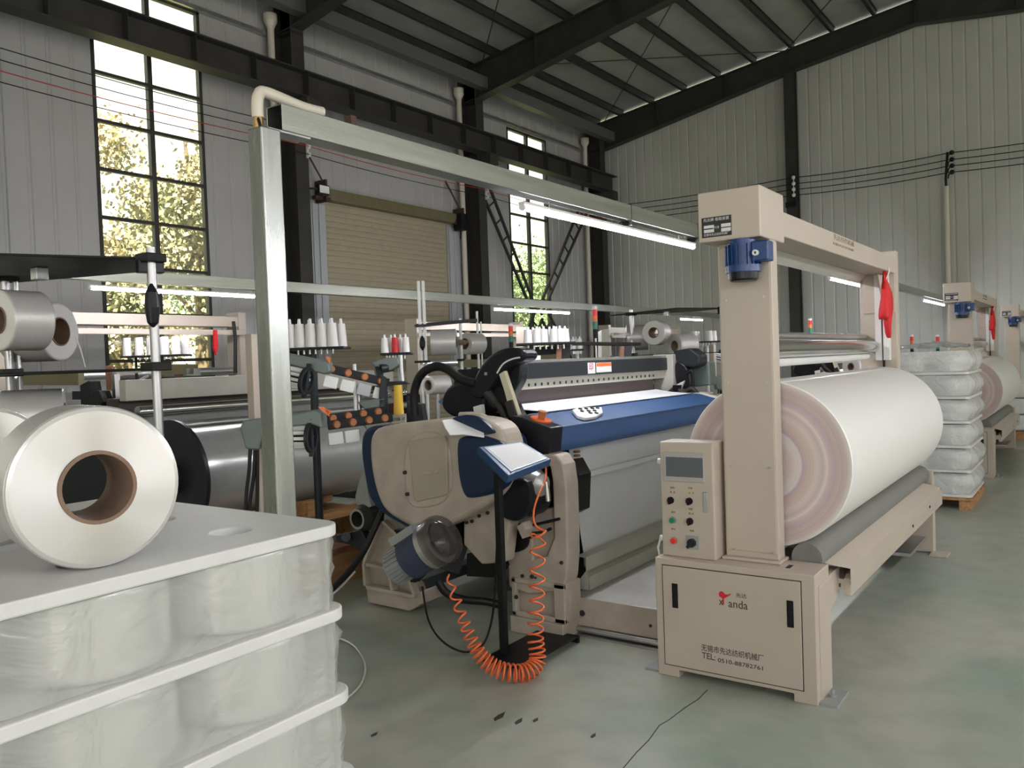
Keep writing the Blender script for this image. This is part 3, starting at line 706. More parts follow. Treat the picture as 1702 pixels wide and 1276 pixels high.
# support rollers and guard
for y in (1.085, 1.465):
    MB().cyl((3.755, y, 0.572), (6.60, y, 0.572), 0.068, seg=28).build('support_roller', rollerg, wnd)
gd = MB(); T = 0.004
gd.prism([V((3.79, 1.045, 0.556)), V((3.895, 0.93, 0.513)), V((3.895, 0.93, 0.513-T)), V((3.79, 1.045, 0.556-T))], (2.56, 0, 0))
gd.prism([V((3.895, 0.93, 0.513)), V((3.895, 0.93, 0.435)), V((6.46, 0.93, 0.435)), V((6.46, 0.93, 0.513))], (0, 0.004, 0))
gd.prism([V((6.35, 1.045, 0.556)), V((6.46, 0.93, 0.513)), V((6.46, 0.93, 0.50)), V((6.35, 1.045, 0.54))], (0, 0, -0.003))
gd.build('guard_plate', cream, wnd, 0.002)
br = MB().prism([V((3.93, 0.940, 0.375)), V((3.93, 0.940, 0.455)), V((3.96, 0.940, 0.47)), V((6.62, 0.940, 0.47)), V((6.62, 0.940, 0.365))], (0, 0.03, 0)); br.prism([V((3.75, 0.995, 0.50)), V((3.95, 0.995, 0.50)), V((3.95, 0.995, 0.38)), V((3.75, 0.995, 0.33))], (0, 0.06, 0)).box(3.93, 6.6, 0.97, 1.04, 0.40, 0.45)
br.build('guard_rail', cream, wnd, 0.003)
for p in ((1395, 980), (1517, 882), (1545, 850)):
    q = at(p[0], p[1]-8, 'Y', 0.929); MB().cyl(q, q+V((0, -0.005, 0)), 0.009, seg=8).build('bolt', steeld, bpy.data.objects['guard_plate'])
# drive under the far end
dm = MB().lathe((6.12, 1.25, 0.22), (1, 0, 0), [(0, 0), (0, 0.09), (0.05, 0.1), (0.2, 0.1), (0.26, 0.08), (0.26, 0)], 20)
dm.box(6.38, 6.55, 1.18, 1.36, 0.1, 0.34).cyl((6.3, 1.22, 0.40), (6.3, 1.36, 0.40), 0.07)
dm.build('drive_motor', charcoal, wnd, 0.004)
MB().box(6.0, 6.60, 1.05, 1.65, 0.10, 0.122).build('motor_shelf', steel, wnd)
# control box
cb_ = MB().box(3.580, 3.720, 1.442, 1.708, 0.557, 1.100).build('control_box', cream, wnd, 0.006)
def CBP(px, py): return at(px, py, 'X', 3.579)
def cb_rect(px0, py0, px1, py1, d, m, name, x=3.580, bev=0.0015):
    a, c = at(px0, py0, 'X', x), at(px1, py1, 'X', x)
    return MB().box(x-d, x, c.y, a.y, c.z, a.z).build(name, m, cb_, bev)
cb_rect(1102, 750, 1171.5, 803, 0.006, bezel, 'screen_bezel', bev=0.003)
cb_rect(1107.5, 758.5, 1169.5, 794, 0.0075, screen, 'screen', bev=0)
MB().box(3.5792, 3.581, 1.449, 1.702, 0.575, 1.092).build('box_lid', cream, cb_, 0.003)
for px, py, m, nm in ((1115, 831, black, 'selector_knob'), (1146, 832.5, black, 'selector_knob'), (1147, 866, black, 'selector_knob'), (1118.5, 864, greenp, 'green_start_button'), (1120.5, 898, redp, 'red_stop_button')):
    p = CBP(px, py); k = MB().cyl(p, p+V((-0.006, 0, 0)), 0.0165, seg=20)
    kb = k.build(nm, steel if m is not black else black, cb_)
    k = MB().cyl(p+V((-0.006, 0, 0)), p+V((-0.016, 0, 0)), 0.013, seg=20)
    if m is black: k.bar(p+V((-0.018, 0, -0.016)), p+V((-0.018, 0, 0.016)), 0.009, 0.012, up=(1, 0, 0))
    k.build('knob_cap', m, kb)
p = CBP(1151, 901.5); q = MB().box(p.x-0.003, p.x+0.001, p.y-0.032, p.y+0.032, p.z-0.032, p.z+0.032).build('rotary_switch', greyp, cb_, 0.002)
MB().cyl(p+V((-0.003, 0, 0)), p+V((-0.02, 0, 0)), 0.02, seg=18).bar(p+V((-0.024, 0.016, -0.02)), p+V((-0.024, -0.014, 0.016)), 0.014, 0.014, up=(1, 0, 0)).build('switch_handle', charcoal, q)
p = CBP(1173, 834); q = MB().box(p.x-0.004, p.x+0.001, p.y-0.012, p.y+0.012, p.z-0.048, p.z+0.046).build('lid_latch', chrome, cb_, 0.002)
for s_, px, py in (('照明', 1117.5, 810.5), ('关  开', 1118, 818), ('手动', 1147, 811), ('关  开', 1149, 819.5), ('正转', 1148, 846), ('停  反', 1149, 853.5), ('启动', 1119, 851), ('停止', 1119.5, 879), ('电源', 1150, 882)):
    text(s_, 0.011, inkbr, cb_, CBP(px, py)+V((-0.0008, 0, 0)), YD, ZU)
g2 = MB().cyl((3.62, 1.708, 1.00), (3.62, 1.735, 1.00), 0.014).cyl((3.62, 1.708, 0.63), (3.62, 1.735, 0.63), 0.014); g2.tube([(3.62, 1.735, 0.63), (3.62, 1.75, 0.58), (3.64, 1.745, 0.5)], 0.006)
g2.build('cable_gland', white, wnd)

winders = [wnd, dup(wnd, PX, 'second cream cloth winder, behind the wrapped pallet on the right'), dup(wnd, 2*PX-0.25, 'third cream cloth winder, cut off by the right edge of the photo')]

# cloth roll lying on the support rollers
def cloth_roll(x0, x1, r, label):
    z = 0.985-0.387+r
    t = thing('cloth_roll', (x0, 1.275, z), label, 'cloth roll', 'big rolls of white cloth')
    e = 0.012
    MB().lathe((x0, 1.275, z), (1, 0, 0), [(0, r-0.004), (e*0.4, r), (x1-x0, r), (x1-x0, 0.05)], 96).build('wound_cloth', roll_cloth, t)
    MB().lathe((x0, 1.275, z), (1, 0, 0), [(0, 0.0), (0, r*0.5), (0, r-0.004)], 96, smooth=False).build('roll_end', roll_end, t)
    return t
cloth_roll(3.80, 6.36, 0.387, 'huge white cloth roll with ringed pinkish end on the nearest winder')
cloth_roll(3.80+PX, 6.36+PX, 0.375, 'cloth roll on the second winder, behind the wrapped pallet')

# red cloth hanging on the far end of the beam
t = thing('red_cloth', (6.22, 1.21, 1.55), 'crumpled red cloth hanging from the beam of the nearest winder', 'cloth', 'red cloths hanging on winders')
def rag(dx, xz, par, w, nm):
    mb = MB(); n = 10; prof = []
    vs = []; fs = []
    for i, (z, hw) in enumerate(xz):
        for k in range(n):
            a = 2*PI*k/n; vs.append(V((6.16+dx+hw*w*math.cos(a)+0.006*math.sin(z*23+k*2.1)+0.5*(hw*math.sin(z*11))*0.5, 1.20+0.45*hw*math.sin(a)*(1+0.5*math.sin(3*a+z*9))+0.010*math.sin(4*a+z*14), z+0.012*math.sin(k*1.7)*(1 if hw > 0.03 else 0))))
    for i in range(len(xz)-1):
        for k in range(n): fs.append((i*n+k, i*n+(k+1) % n, (i+1)*n+(k+1) % n, (i+1)*n+k))
    mb._add(vs, fs, True)
    return mb.build(nm, redc, par)
rag(0.0, [(2.04, 0.008), (2.0, 0.012), (1.965, 0.02), (1.94, 0.035), (1.90, 0.048), (1.86, 0.055), (1.82, 0.06), (1.78, 0.066), (1.74, 0.070), (1.715, 0.066), (1.705, 0.03)], t, 1.25, 'short_fold')
rag(0.09, [(1.93, 0.02), (1.89, 0.034), (1.85, 0.042), (1.81, 0.046), (1.77, 0.052), (1.73, 0.05), (1.69, 0.052), (1.65, 0.046), (1.61, 0.036), (1.585, 0.02), (1.575, 0.008)], t, 1.1, 'long_fold')
MB().tube([(6.16, 1.175, 2.06), (6.16, 1.172, 2.03), (6.16, 1.20, 1.96)], 0.005, 6).build('hook', white, t)
dup(t, PX-0.1, 'red cloth hanging from the second winder')
# ================================================================== foreground: pallet of yarn packages
BX1, BY0 = 1.335, 1.447           # right and front edges of the boards
def rrect(x0, x1, y0, y1, r, z):
    pts = []
    for cx, cy, a0 in ((x1-r, y0+r, -PI/2), (x1-r, y1-r, 0), (x0+r, y1-r, PI/2), (x0+r, y0+r, PI)):
        for k in range(9): a = a0+PI/2*k/8; pts.append(V((cx+r*math.cos(a), cy+r*math.sin(a), z)))
    return pts
PKX, PKY = (0.48, 0.81, 1.14), (1.615, 1.92, 2.225)
BORDER = ['topmost', 'second', 'third', 'fourth', 'fifth', 'lowest']
for L in range(6):
    z1 = 1.14-0.197*L; off = 0.007*L
    mb = MB(); mb.prism(rrect(0.16+off, BX1+off, BY0-0.002*L, 2.42, 0.055, z1-0.028), (0, 0, 0.028))
    o = mb.build('separator_board', board, None, origin=(0.7+off, 1.9, z1-0.028))
    cut = MB()
    for x in PKX:
        for y in PKY: cut.cyl((x, y, z1-0.1), (x, y, z1+0.1), 0.047, seg=32)
    c = cut.build('cutter', board)
    bo = o.modifiers.new('holes', 'BOOLEAN'); bo.object = c; bo.operation = 'DIFFERENCE'; bo.solver = 'EXACT'
    bpy.context.view_layer.update()
    me = bpy.data.meshes.new_from_object(o.evaluated_get(bpy.context.evaluated_depsgraph_get()))
    o.modifiers.clear(); o.data = me; bpy.data.objects.remove(c)
    bv = o.modifiers.new('bevel', 'BEVEL'); bv.width = 0.004; bv.segments = 2; bv.limit_method = 'ANGLE'
    tag(o, ['topmost white foam board of the front yarn stack, a yarn package on it', 'second white foam board from the top of the front yarn stack', 'third white foam board from the top of the front yarn stack', 'fourth white foam board from the top of the front yarn stack', 'fifth white foam board from the top of the front yarn stack', 'lowest white foam board of the front yarn stack, on the pallet'][L], 'board', 'boards of the front yarn stack')
def package(name, org, axis, r, L, label, group, ym, ri=0.066, endm=None):
    t = thing(name, org, label, 'yarn package', group)
    A = V(axis); o = V(org)
    mb = MB(); rc = 0.010
    mb.lathe(o, A, [(rc, r), (L-rc, r)], 64)
    mb.lathe(o, A, [(0, r-rc), (rc*0.3, r-rc*0.3), (rc, r)], 64); mb.lathe(o, A, [(L-rc, r), (L-rc*0.3, r-rc*0.3), (L, r-rc)], 64)
    mb.lathe(o, A, [(0, ri), (0, r-rc)], 64, mi=1); mb.lathe(o, A, [(L, r-rc), (L, ri)], 64, mi=1)
    mb.build('winding', [ym, endm or ym], t)
    MB().lathe(o-A*0.004, A, [(0, ri-0.007), (0, ri), (L+0.008, ri), (L+0.008, ri-0.007), (0, ri-0.007)], 40).build('cardboard_tube', tube_c, t)
    return t
first = None
POS = [(0, 0), (1, 0), (2, 0), (2, 1), (2, 2)]
PN = {(0, 0): 'at the left of the front row', (1, 0): 'in the middle of the front row', (2, 0): 'at the front right corner', (2, 1): 'second along the right side', (2, 2): 'at the back right corner'}
LN = ['topmost layer', 'second layer down', 'third layer down', 'fourth layer down', 'bottom layer']
for L in range(5):
    z0 = 1.14-0.197*(L+1)
    for (i, j) in POS:
        lab = 'film wrapped yarn package '+PN[(i, j)]+' in the '+LN[L]
        if first is None:
            first = package('yarn_package', (PKX[i], PKY[j], z0+0.004), (0, 0, 1), 0.149, 0.161, lab, 'yarn packages in the front stack', yarn_z, endm=yarn_z)
        else:
            dup(first, PKX[i]-PKX[0]+0.007*L, lab, PKY[j]-PKY[0], -0.197*L)
    # stretch film round this layer
    rnd = random.Random(L); mb = MB(); pl = []
    for k in range(61):
        x = 0.30+(BX1-0.06-0.30)*k/60; d = min(abs(x-q) for q in PKX)
        y = 1.615-math.sqrt(max(0.149**2-min(d, 0.055)**2, 0))-0.006
        pl.append((x, max(y, 1.452)))
    for k in range(1, 9):
        a = -PI/2+PI/2*k/8; pl.append((BX1-0.075+0.06*math.cos(a), 1.52+0.068*math.sin(a)))
    for k in range(1, 41):
        y = 1.52+0.85*k/40; d = min(abs(y-q) for q in PKY); pl.append((1.14+max(0.149**2-min(d, 0.055)**2, 0)**0.5+0.010, y))
    n = len(pl); R = 9; vs = []
    for r_ in range(R):
        w_ = r_/(R-1); zz = z0+0.001+0.167*w_; bul = 0.010*math.sin(PI*w_)
        for k, (x, y) in enumerate(pl):
            side = k > 64; cr = 0.006*math.sin(k*0.9+r_*0.8+L)+0.004*rnd.gauss(0, 1)
            vs.append(V((x+0.007*L+(bul+cr+0.004 if side else 0), y-(0.002+0.2*bul+0.25*abs(cr) if not side else 0), zz)))
    mb._add(vs, [(r_*n+k, r_*n+k+1, (r_+1)*n+k+1, (r_+1)*n+k) for r_ in range(R-1) for k in range(n-1)], True)
    tag(mb.build('stretch_film', film), 'clear crinkled stretch film round the '+LN[L]+' of the front yarn stack', 'film', 'stretch film on the front yarn stack')
t = thing('pallet', (0.75, 1.93, 0), 'pallet under the front stack of yarn packages', 'pallet')
for x in (0.25, 0.75, 1.27): MB().box(x-0.05, x+0.05, 1.46, 2.42, 0.02, 0.10).build('bearer', wood, t)
for k in range(6): MB().box(0.18, 1.36, 1.45+0.17*k, 1.56+0.17*k, 0.10, 0.1265).build('deck_board', wood, t)
for x in (0.25, 0.75, 1.27): MB().box(x-0.05, x+0.05, 1.46, 2.42, 0.0, 0.02).build('base_board', wood, t)

# loose packages lying on the top board
def lying(px, py, dist, r, yaw_deg, label, L=0.155):
    c = on(px, py, dist)
    t = package('yarn_package', (0, 0, 0), (0, 1, 0), r, L, label, 'loose packages on the top board', yarn_y, ri=0.069, endm=yarn_end)
    t.location = (c.x, c.y, 1.141+r); t.rotation_euler = (0, 0, math.radians(yaw_deg-90))
    ORG[t.name] = t.location.copy()
    return t
lying(163, 812, 1.545, 0.153, 78, 'white yarn package lying on its side with an open brown core, on the front stack')
lying(-16, 790, 1.76, 0.152, 96, 'pinkish yarn package cut off by the left edge, behind the lying package')

# ------------------------------------------------------------------ aluminium light frames and tube lights
t = thing('light_frame', (2.0, 2.52, 0), 'tall brushed aluminium post with long light beam over the nearest loom', 'light frame')
MB().box(1.962, 2.052, 2.485, 2.565, 0, 2.400).build('post', alu, t, 0.006)
bm_ = MB(); x0, x1 = 2.06, 18.5; ya, yb, za, zb = 2.485, 2.575, 2.402, 2.502; w_ = 0.004
bm_.box(x0, x1, ya, ya+w_, za, zb).box(x0, x1, yb-w_, yb, za, zb).box(x0, x1, ya, yb, zb-w_, zb).box(x0, x1, ya, yb, za, za+w_)
bm_.build('beam', alub, t, 0.002)
MB().box(2.0, 2.20, 2.49, 2.57, 2.395, 2.402).build('fixing_plate', steel, t)
MB().tube([(1.985, 2.53, 2.44), (1.985, 2.53, 2.49), (1.995, 2.532, 2.525), (2.03, 2.535, 2.545), (2.20, 2.535, 2.53), (2.3, 2.53, 2.53)], 0.022, 14).build('pipe_elbow', pvc, t)
MB().cyl((1.985, 2.53, 2.40), (1.985, 2.53, 2.46), 0.019, seg=14).build('brass_fitting', mat('dull_brass', (0.45, 0.30, 0.12), 0.35, metal=0.8), t)
for px in (700, 6.0): pass
MB().tube([(1.98, 2.51, 2.40), (1.975, 2.515, 2.43), (1.985, 2.53, 2.45)], 0.006, 6).build('cable', rubber, t)
MB().box(2.42, 2.45, 2.49, 2.53, 2.502, 2.54).build('beam_hook', brownmt, t)
for x in (4.9, 6.0, 12.0): MB().box(x-0.003, x+0.003, 2.484, 2.576, 2.37, 2.506).build('cable_tie', rubber, t)
p2 = at(480, 468, 'Y', 7.1); q2 = at(480, 490, 'Y', 7.1); ZB = p2.z
t = thing('light_frame', (4.0, 7.14, 0), 'second aluminium light beam, across the middle of the photo over the rear looms', 'light frame')
bm_ = MB(); x0, x1 = 3.35, 19.0; ya, yb, za, zb = 7.1, 7.19, ZB-0.11, ZB
bm_.box(x0, x1, ya, ya+w_, za, zb).box(x0, x1, yb-w_, yb, za, zb).box(x0, x1, ya, yb, zb-w_, zb).box(x0, x1, ya, yb, za, za+w_)
bm_.build('beam', alub, t, 0.002)
for x in (2.35, 18.6): MB().box(x, x+0.09, 7.1, 7.19, 0, ZB-0.11).build('post', alu, t)
Z2 = ZB-0.11
def tube_light(p, q, label, hang=0.05):
    p, q = V(p), V(q); d = (q-p).normalized()
    t = thing('tube_light', (p+q)/2, label, 'tube light', 'lit tube lights under the aluminium beams')
    MB().cyl(p+d*0.02, q-d*0.02, 0.016, seg=16).build('glowing_tube', tubeon, t)
    MB().bar(p+V((0, 0, 0.022)), q+V((0, 0, 0.022)), 0.035, 0.014).build('housing', white, t)
    for e_ in (p, q-d*0.02): MB().cyl(e_, e_+d*0.02, 0.017, seg=12).build('end_cap', white, t)
    for u in (0.12, 0.88): e_ = p+(q-p)*u; MB().cyl(e_+V((0, 0, 0.028)), e_+V((0, 0, 0.028+hang)), 0.003, seg=6).build('hanger', steel, t)
    return t
YB, zt = 2.53, 2.335
def bx(px, py, Y=YB): return at(px, py, 'Y', Y).x
tube_light((bx(866, 328), YB, zt), (bx(1153, 394), YB, zt), 'long bright tube light over the loom, left of the winder head', hang=0.04)
lf3 = thing('light_frame', (2.0, -1.7, 0), 'unseen aluminium light frame added behind the camera', 'light frame')  # unseen tube row, added to brighten the foreground and streak the yarn
MB().box(-4.0, 9.0, -1.75, -1.66, 2.402, 2.502).build('beam', alu, lf3, 0.002)
for x in (-4.0, 8.91): MB().box(x, x+0.09, -1.75, -1.66, 0, 2.402).build('post', alu, lf3)
for k, (xa_, lb) in enumerate(((-3.2, 'first'), (-0.4, 'second'), (2.4, 'third'), (5.2, 'fourth'))): tube_light((xa_, -1.705, zt), (xa_+2.3, -1.705, zt), lb+' tube light of the unseen row added behind the camera, out of the photo', hang=0.04)
tube_light((bx(1378, 452), YB, zt), (bx(1457, 473), YB, zt), 'tube light seen under the cross beam of the nearest winder', hang=0.04)
tube_light((bx(1534, 490), YB, zt), (bx(1569, 498), YB, zt), 'small far tube light left of the second winder head', hang=0.04)
Y2 = 7.145
def l2(px, px2, lab):
    tube_light((at(px, 480, 'Y', Y2).x, Y2, Z2-0.065), (at(px2, 480, 'Y', Y2).x, Y2, Z2-0.065), lab, hang=0.035)
l2(147, 424, 'tube light in front of the big window, left of the aluminium post')
l2(818, 945, 'tube light in front of the far narrow window')
l2(1128, 1166, 'small far tube light just left of the winder column')
# ================================================================== the nearest loom
lm = thing('rapier_loom', (4.9, 3.1, 0), 'nearest loom with cream side cover, blue breast beam and black reed beam', 'loom', 'looms along the aisle')
ROUND = {'cover_rim', 'side_cover', 'cover_recess', 'navy_inset', 'sley_cover', 'sley_cover_inner', 'gearbox_body', 'sley_arm', 'bearing_arm', 'top_vent', 'flywheel_hole_shade', 'black_gearbox', 'far_arm'}
def poly(pxs, ax, val): return [at(x, y, ax, val) for x, y in pxs]
def XP(pxs, x0, x1, name, m, par, bevel=0.0, seg=2):        # side profile read at x0, given real thickness along the loom
    return MB().prism(poly(soft(pxs) if name in ROUND else pxs, 'X', x0), (x1-x0, 0, 0)).build(name, m, par, bevel, seg)
# front leg of the side frame and its foot
sf = MB()
sf.prism(poly([(905, 752), (925, 756), (936, 772), (941, 806), (943, 870), (944, 925), (941, 962), (936, 980), (880, 988), (846, 976), (842, 905), (842, 870), (884, 872), (886, 930), (908, 925), (921, 893), (918, 800), (914, 775), (896, 765)], 'X', 3.70), (0.13, 0, 0))
side = sf.build('front_frame', cream2, lm, 0.010)
inner = MB().prism(poly([(842, 870), (884, 872), (886, 930), (908, 925), (921, 893), (918, 845), (890, 845), (890, 860), (842, 858)], 'X', 3.76), (0.05, 0, 0))
inner.build('frame_web', cream2, lm, 0.004)
ft = MB(); a = at(850, 978, 'X', 3.69); c = at(938, 985, 'X', 3.69); z1 = 0.305
ya, yb = c.y, a.y
ft.box(3.69, 3.71, yb-0.03, yb, 0.09, z1).box(3.69, 3.71, ya, ya+0.07, 0.09, z1).box(3.69, 3.71, ya, yb, 0.09, 0.12).box(3.69, 3.71, ya, yb, 0.275, z1)
ft.box(3.74, 3.86, ya, yb, 0.09, z1).box(3.71, 3.74, ya, yb, 0.095, 0.11).box(3.71, 3.74, ya, ya+0.02, 0.1, z1).box(3.71, 3.74, yb-0.02, yb, 0.1, z1)
ft.build('front_foot', cream2, lm, 0.006)
MB().box(3.68, 3.88, ya+0.01, yb+0.01, 0.0, 0.09).build('foot_block', cream2, lm, 0.006)
hol = MB()
for px, py, r in ((884, 958, 0.012), (868, 957, 0.010), (858, 992, 0.012), (933, 935, 0.010), (890, 960, 0.006)):
    p = at(px, py, 'X', 3.689); hol.cyl(p+V((-0.004, 0, 0)), p+V((0.004, 0, 0)), r, seg=10)
hol.build('frame_bolts', steeld, side)
# rear leg and foot
rl = MB()
rl.prism(poly([(634, 868), (655, 880), (668, 905), (660, 935), (688, 975), (694, 990), (610, 972), (606, 938)], 'X', 3.70), (0.10, 0, 0))
rl.build('rear_leg', cream2, lm, 0.010)
fl_ = MB()
for a_, c_ in (((634, 868), (608, 935)), ((608, 935), (610, 972)), ((612, 974), (692, 990)), ((612, 937), (648, 944)), ((648, 944), (668, 900)), ((648, 944), (655, 980)), ((664, 890), (640, 866)), ((692, 988), (680, 955))):
    fl_.bar(at(*a_, 'X', 3.64), at(*c_, 'X', 3.64), 0.05, 0.022, up=(0, 0.3, 1))
fl_.build('leg_flange', cream2, lm, 0.004)
XP([(608, 975), (676, 992), (700, 982), (703, 1003), (680, 1016), (611, 1001)], 3.655, 3.86, 'rear_foot_block', cream2, lm, 0.008)
XP([(655, 880), (735, 890), (735, 925), (690, 968), (655, 965), (655, 925)], 3.62, 3.66, 'recess_shade_plate', black, lm)  # black plate standing in for the deep shade between leg and motor
# warp beam bearing at the back
bp = at(596, 862, 'X', 3.62)
bb = MB().lathe(bp+V((0.14, 0, 0)), (-1, 0, 0), [(0, 0.02), (0, 0.085), (0.10, 0.085), (0.15, 0.066), (0.15, 0.052), (0.05, 0.05), (0.05, 0)], 28)
bear = bb.build('warp_bearing', steeld, lm)
MB().lathe(bp+V((-0.012, 0, 0)), (-1, 0, 0), [(0, 0.050), (0, 0.064), (0.004, 0.064), (0.004, 0.050), (0, 0.050)], 28).build('bearing_ring', steel, bear)
XP([(586, 840), (598, 795), (606, 770), (612, 830), (620, 845)], 3.66, 3.72, 'bearing_arm', greyp, lm, 0.004)
ar = MB().prism(poly([(556, 890), (600, 880), (612, 905), (602, 918), (580, 905), (560, 900)], 'X', 3.66), (0.06, 0, 0)); ar.cyl(at(575, 892, 'X', 3.62), at(575, 892, 'X', 3.74), 0.03, seg=12)
ar.build('brake_lever', charcoal, lm, 0.004)
# side cover: navy rim behind, cream shell, hatch, navy inset
rim_px = [(598, 745), (603, 712), (632, 705), (700, 718), (800, 712), (845, 722), (853, 745), (848, 800), (832, 836), (700, 886), (655, 868), (616, 838), (606, 800)]
XP(rim_px, 3.53, 3.69, 'cover_rim', navy, lm, 0.02, 3)
shell_px = [(612, 760), (614, 716), (640, 706), (700, 699), (745, 693), (800, 694), (830, 708), (842, 745), (842, 800), (812, 838), (760, 868), (705, 888), (668, 870), (636, 850), (620, 810)]
shell = XP(shell_px, 3.43, 3.62, 'side_cover', cream2, lm, 0.035, 4)
XP([(670, 722), (738, 714), (752, 770), (748, 835), (690, 848), (672, 828)], 3.418, 3.45, 'cover_recess', cream2, shell, 0.012, 3)
hat = XP([(678, 733), (737, 724), (742, 735), (744, 820), (738, 824), (692, 834), (688, 830)], 3.405, 3.43, 'hatch_door', hatchm, shell, 0.006)
XP([(704, 783), (729, 780), (729, 786), (704, 790)], 3.398, 3.41, 'hatch_grip', cream2, hat, 0.002)
for px, py in ((673, 785), (677, 821)):
    p = at(px, py, 'X', 3.412); MB().cyl(p+V((0.012, 0, 0)), p+V((-0.008, 0, 0)), 0.011, seg=12).build('cover_bolt', steeld, shell)
XP([(757, 735), (765, 725), (800, 722), (846, 740), (852, 775), (842, 815), (780, 831), (768, 822), (760, 790)], 3.408, 3.46, 'navy_inset', navy, shell, 0.02, 3)
XP([(742, 694), (790, 687), (822, 716), (820, 722), (770, 722)], 3.415, 3.44, 'top_vent', navy, shell, 0.01)
tp = [at(x, y, 'X', 3.56) for x, y in ((765, 690), (795, 690), (818, 702), (838, 722), (848, 745))]
MB().tube(tp, 0.018, 10).build('cover_edge', cream2, shell)
XP([(770, 855), (842, 826), (846, 870), (838, 935), (800, 938), (770, 905)], 3.56, 3.66, 'lower_casting', cream2, lm, 0.012)
sm_ = MB()
for px, py in ((804, 838), (811, 852), (776, 868), (785, 866), (797, 857)):
    p = at(px, py, 'X', 3.558); MB().cyl(p+V((0.004, 0, 0)), p+V((-0.008, 0, 0)), 0.010, seg=10).build('casting_bolt', steeld, lm)
XP([(775, 920), (810, 915), (830, 945), (816, 960), (775, 958)], 3.60, 3.72, 'gear_case', black, lm, 0.006)
# main motor with clear dome, leaning out towards the aisle
mf, mr_ = on(752, 885, 3.98), on(650, 948, 4.13)
md = (mf-mr_); mL = md.length; md.normalize()
mot = MB().lathe(mr_, md, [(0, 0), (0, 0.045), (0.02, 0.080), (0.13, 0.083), (0.13, 0.0)], 36).build('drive_motor', greyp, lm)
fr_ = MB()
d0, r0, u0 = MB().frame(md)
for k in range(22):
    a = 2*PI*k/22; q = r0*math.cos(a)+u0*math.sin(a); fr_.bar(mr_+md*0.03+q*0.085, mr_+md*0.13+q*0.085, 0.004, 0.012, up=q)
fr_.build('cooling_fins', greyp, mot)
MB().lathe(mr_, md, [(0.125, 0.07), (0.13, 0.104), (0.25, 0.108), (0.255, 0.08)], 36).build('blue_band', mat('slate_blue_paint', (0.035, 0.045, 0.085), 0.4), mot)
MB().lathe(mr_, md, [(0.25, 0.09), (0.255, 0.113), (0.33, 0.116), (0.335, 0.09), (0.335, 0)], 36).build('fan_housing', steel, mot)
pr_ = [(0.345+0.075*math.sin(PI/2*k/10), 0.124*math.cos(PI/2*k/10)) for k in range(11)]
MB().lathe(mr_, md, [(0.29, 0.124)]+pr_, 40).build('clear_dome', dome, mot)
MB().lathe(mr_, md, [(0.335, 0), (0.345, 0.095), (0.355, 0.095), (0.38, 0.03), (0.38, 0)], 10, smooth=False).build('fan_wheel', charcoal, mot)
MB().bar(mr_+md*0.10+u0*0.115, mr_+md*0.25+u0*0.115, 0.09, 0.04, up=u0).build('motor_terminal_box', greyp, mot)
MB().bar(at(690, 905, 'X', 3.45), at(770, 930, 'X', 3.62), 0.06, 0.16).build('motor_bracket', charcoal, lm)
# black gearbox below the tablet with filter bowl and hose fitting
XP([(828, 800), (880, 792), (882, 835), (872, 862), (850, 868), (826, 855)], 3.52, 3.74, 'black_gearbox', blackp, lm, 0.01)
p = at(884, 806, 'X', 3.60); MB().lathe(p+V((0.05, 0.10, 0.01)), (-0.25, -1, -0.05), [(0, 0), (0, 0.085), (0.10, 0.085), (0.16, 0.06), (0.18, 0)], 28).build('filter_bowl', steel, lm)
XP([(836, 895), (840, 874), (866, 870), (878, 892), (874, 914), (846, 920)], 3.68, 3.72, 'flywheel_hole_shade', black, lm)  # black plate standing in for the shade inside the oval frame hole
q = at(909, 810, 'X', 3.55); fit = MB().cyl(q, q+V((0, -0.005, -0.07)), 0.014, seg=12).cyl(q+V((0, 0, 0.0)), q+V((0, 0.004, 0.03)), 0.009, seg=12); fit.build('hose_fitting', chrome, lm)
for pts in ([(840, 868), (862, 880), (888, 872), (930, 862)], [(842, 880), (868, 886), (900, 884), (916, 878)], [(842, 892), (858, 886), (878, 893), (890, 888)]):
    MB().tube([at(x, y, 'X', 3.66) for x, y in pts], 0.008, 8).build('cable', rubber, lm)
XP([(858, 875), (868, 868), (874, 880), (868, 896)], 3.58, 3.66, 'bracket', cream2, lm, 0.004)
# breast beam
X1 = 6.22
prof = lambda x, g=0.0: [V((x, 2.42-g, 1.0-g)), V((x, 2.40-g, 1.138+g)), V((x, 2.60, 1.196+g)), V((x, 2.66, 1.20+g)), V((x, 2.66, 1.0-g))]
MB().prism(prof(3.83), (X1-3.83, 0, 0)).build('breast_beam', bluebar, lm, 0.004)
MB().prism(prof(3.70, 0.004), (0.13, 0, 0)).build('beam_end_cap', blackp, lm, 0.006)
MB().prism(prof(X1, 0.004), (0.10, 0, 0)).build('beam_end_cap', white, lm, 0.006)
# control pad and amber button on the beam
def on_beam(px, py):                 # a point of the sloping top of the breast beam
    p0, n_ = V((4, 2.40, 1.139)), V((0, -(1.196-1.138), 0.2)).normalized(); d = ray(px, py); return CAM + d*((p0-CAM).dot(n_)/d.dot(n_))
nb = V((0, -0.058, 0.2)).normalized()
pp = [on_beam(x, y)+nb*0.002 for x, y in ((950, 686), (958, 682), (999, 681), (1001, 690), (990, 697), (972, 700), (958, 696))]
pad = MB().prism(pp, nb*0.018).build('control_pad', white, lm, 0.004)
pb = MB()
for px, py in ((963, 685), (973, 684.5), (983, 684), (992, 683.5), (966, 689), (977, 688.5), (987, 688), (980, 692), (990, 692)):
    q = on_beam(px, py)+nb*0.02; pb.cyl(q, q+nb*0.006, 0.012, seg=10)
pb.build('pad_keys', charcoal, pad)
q = on_beam(899, 699); kb = MB().cyl(q, q+nb*0.012, 0.06, seg=20).build('amber_base', orangep, lm)
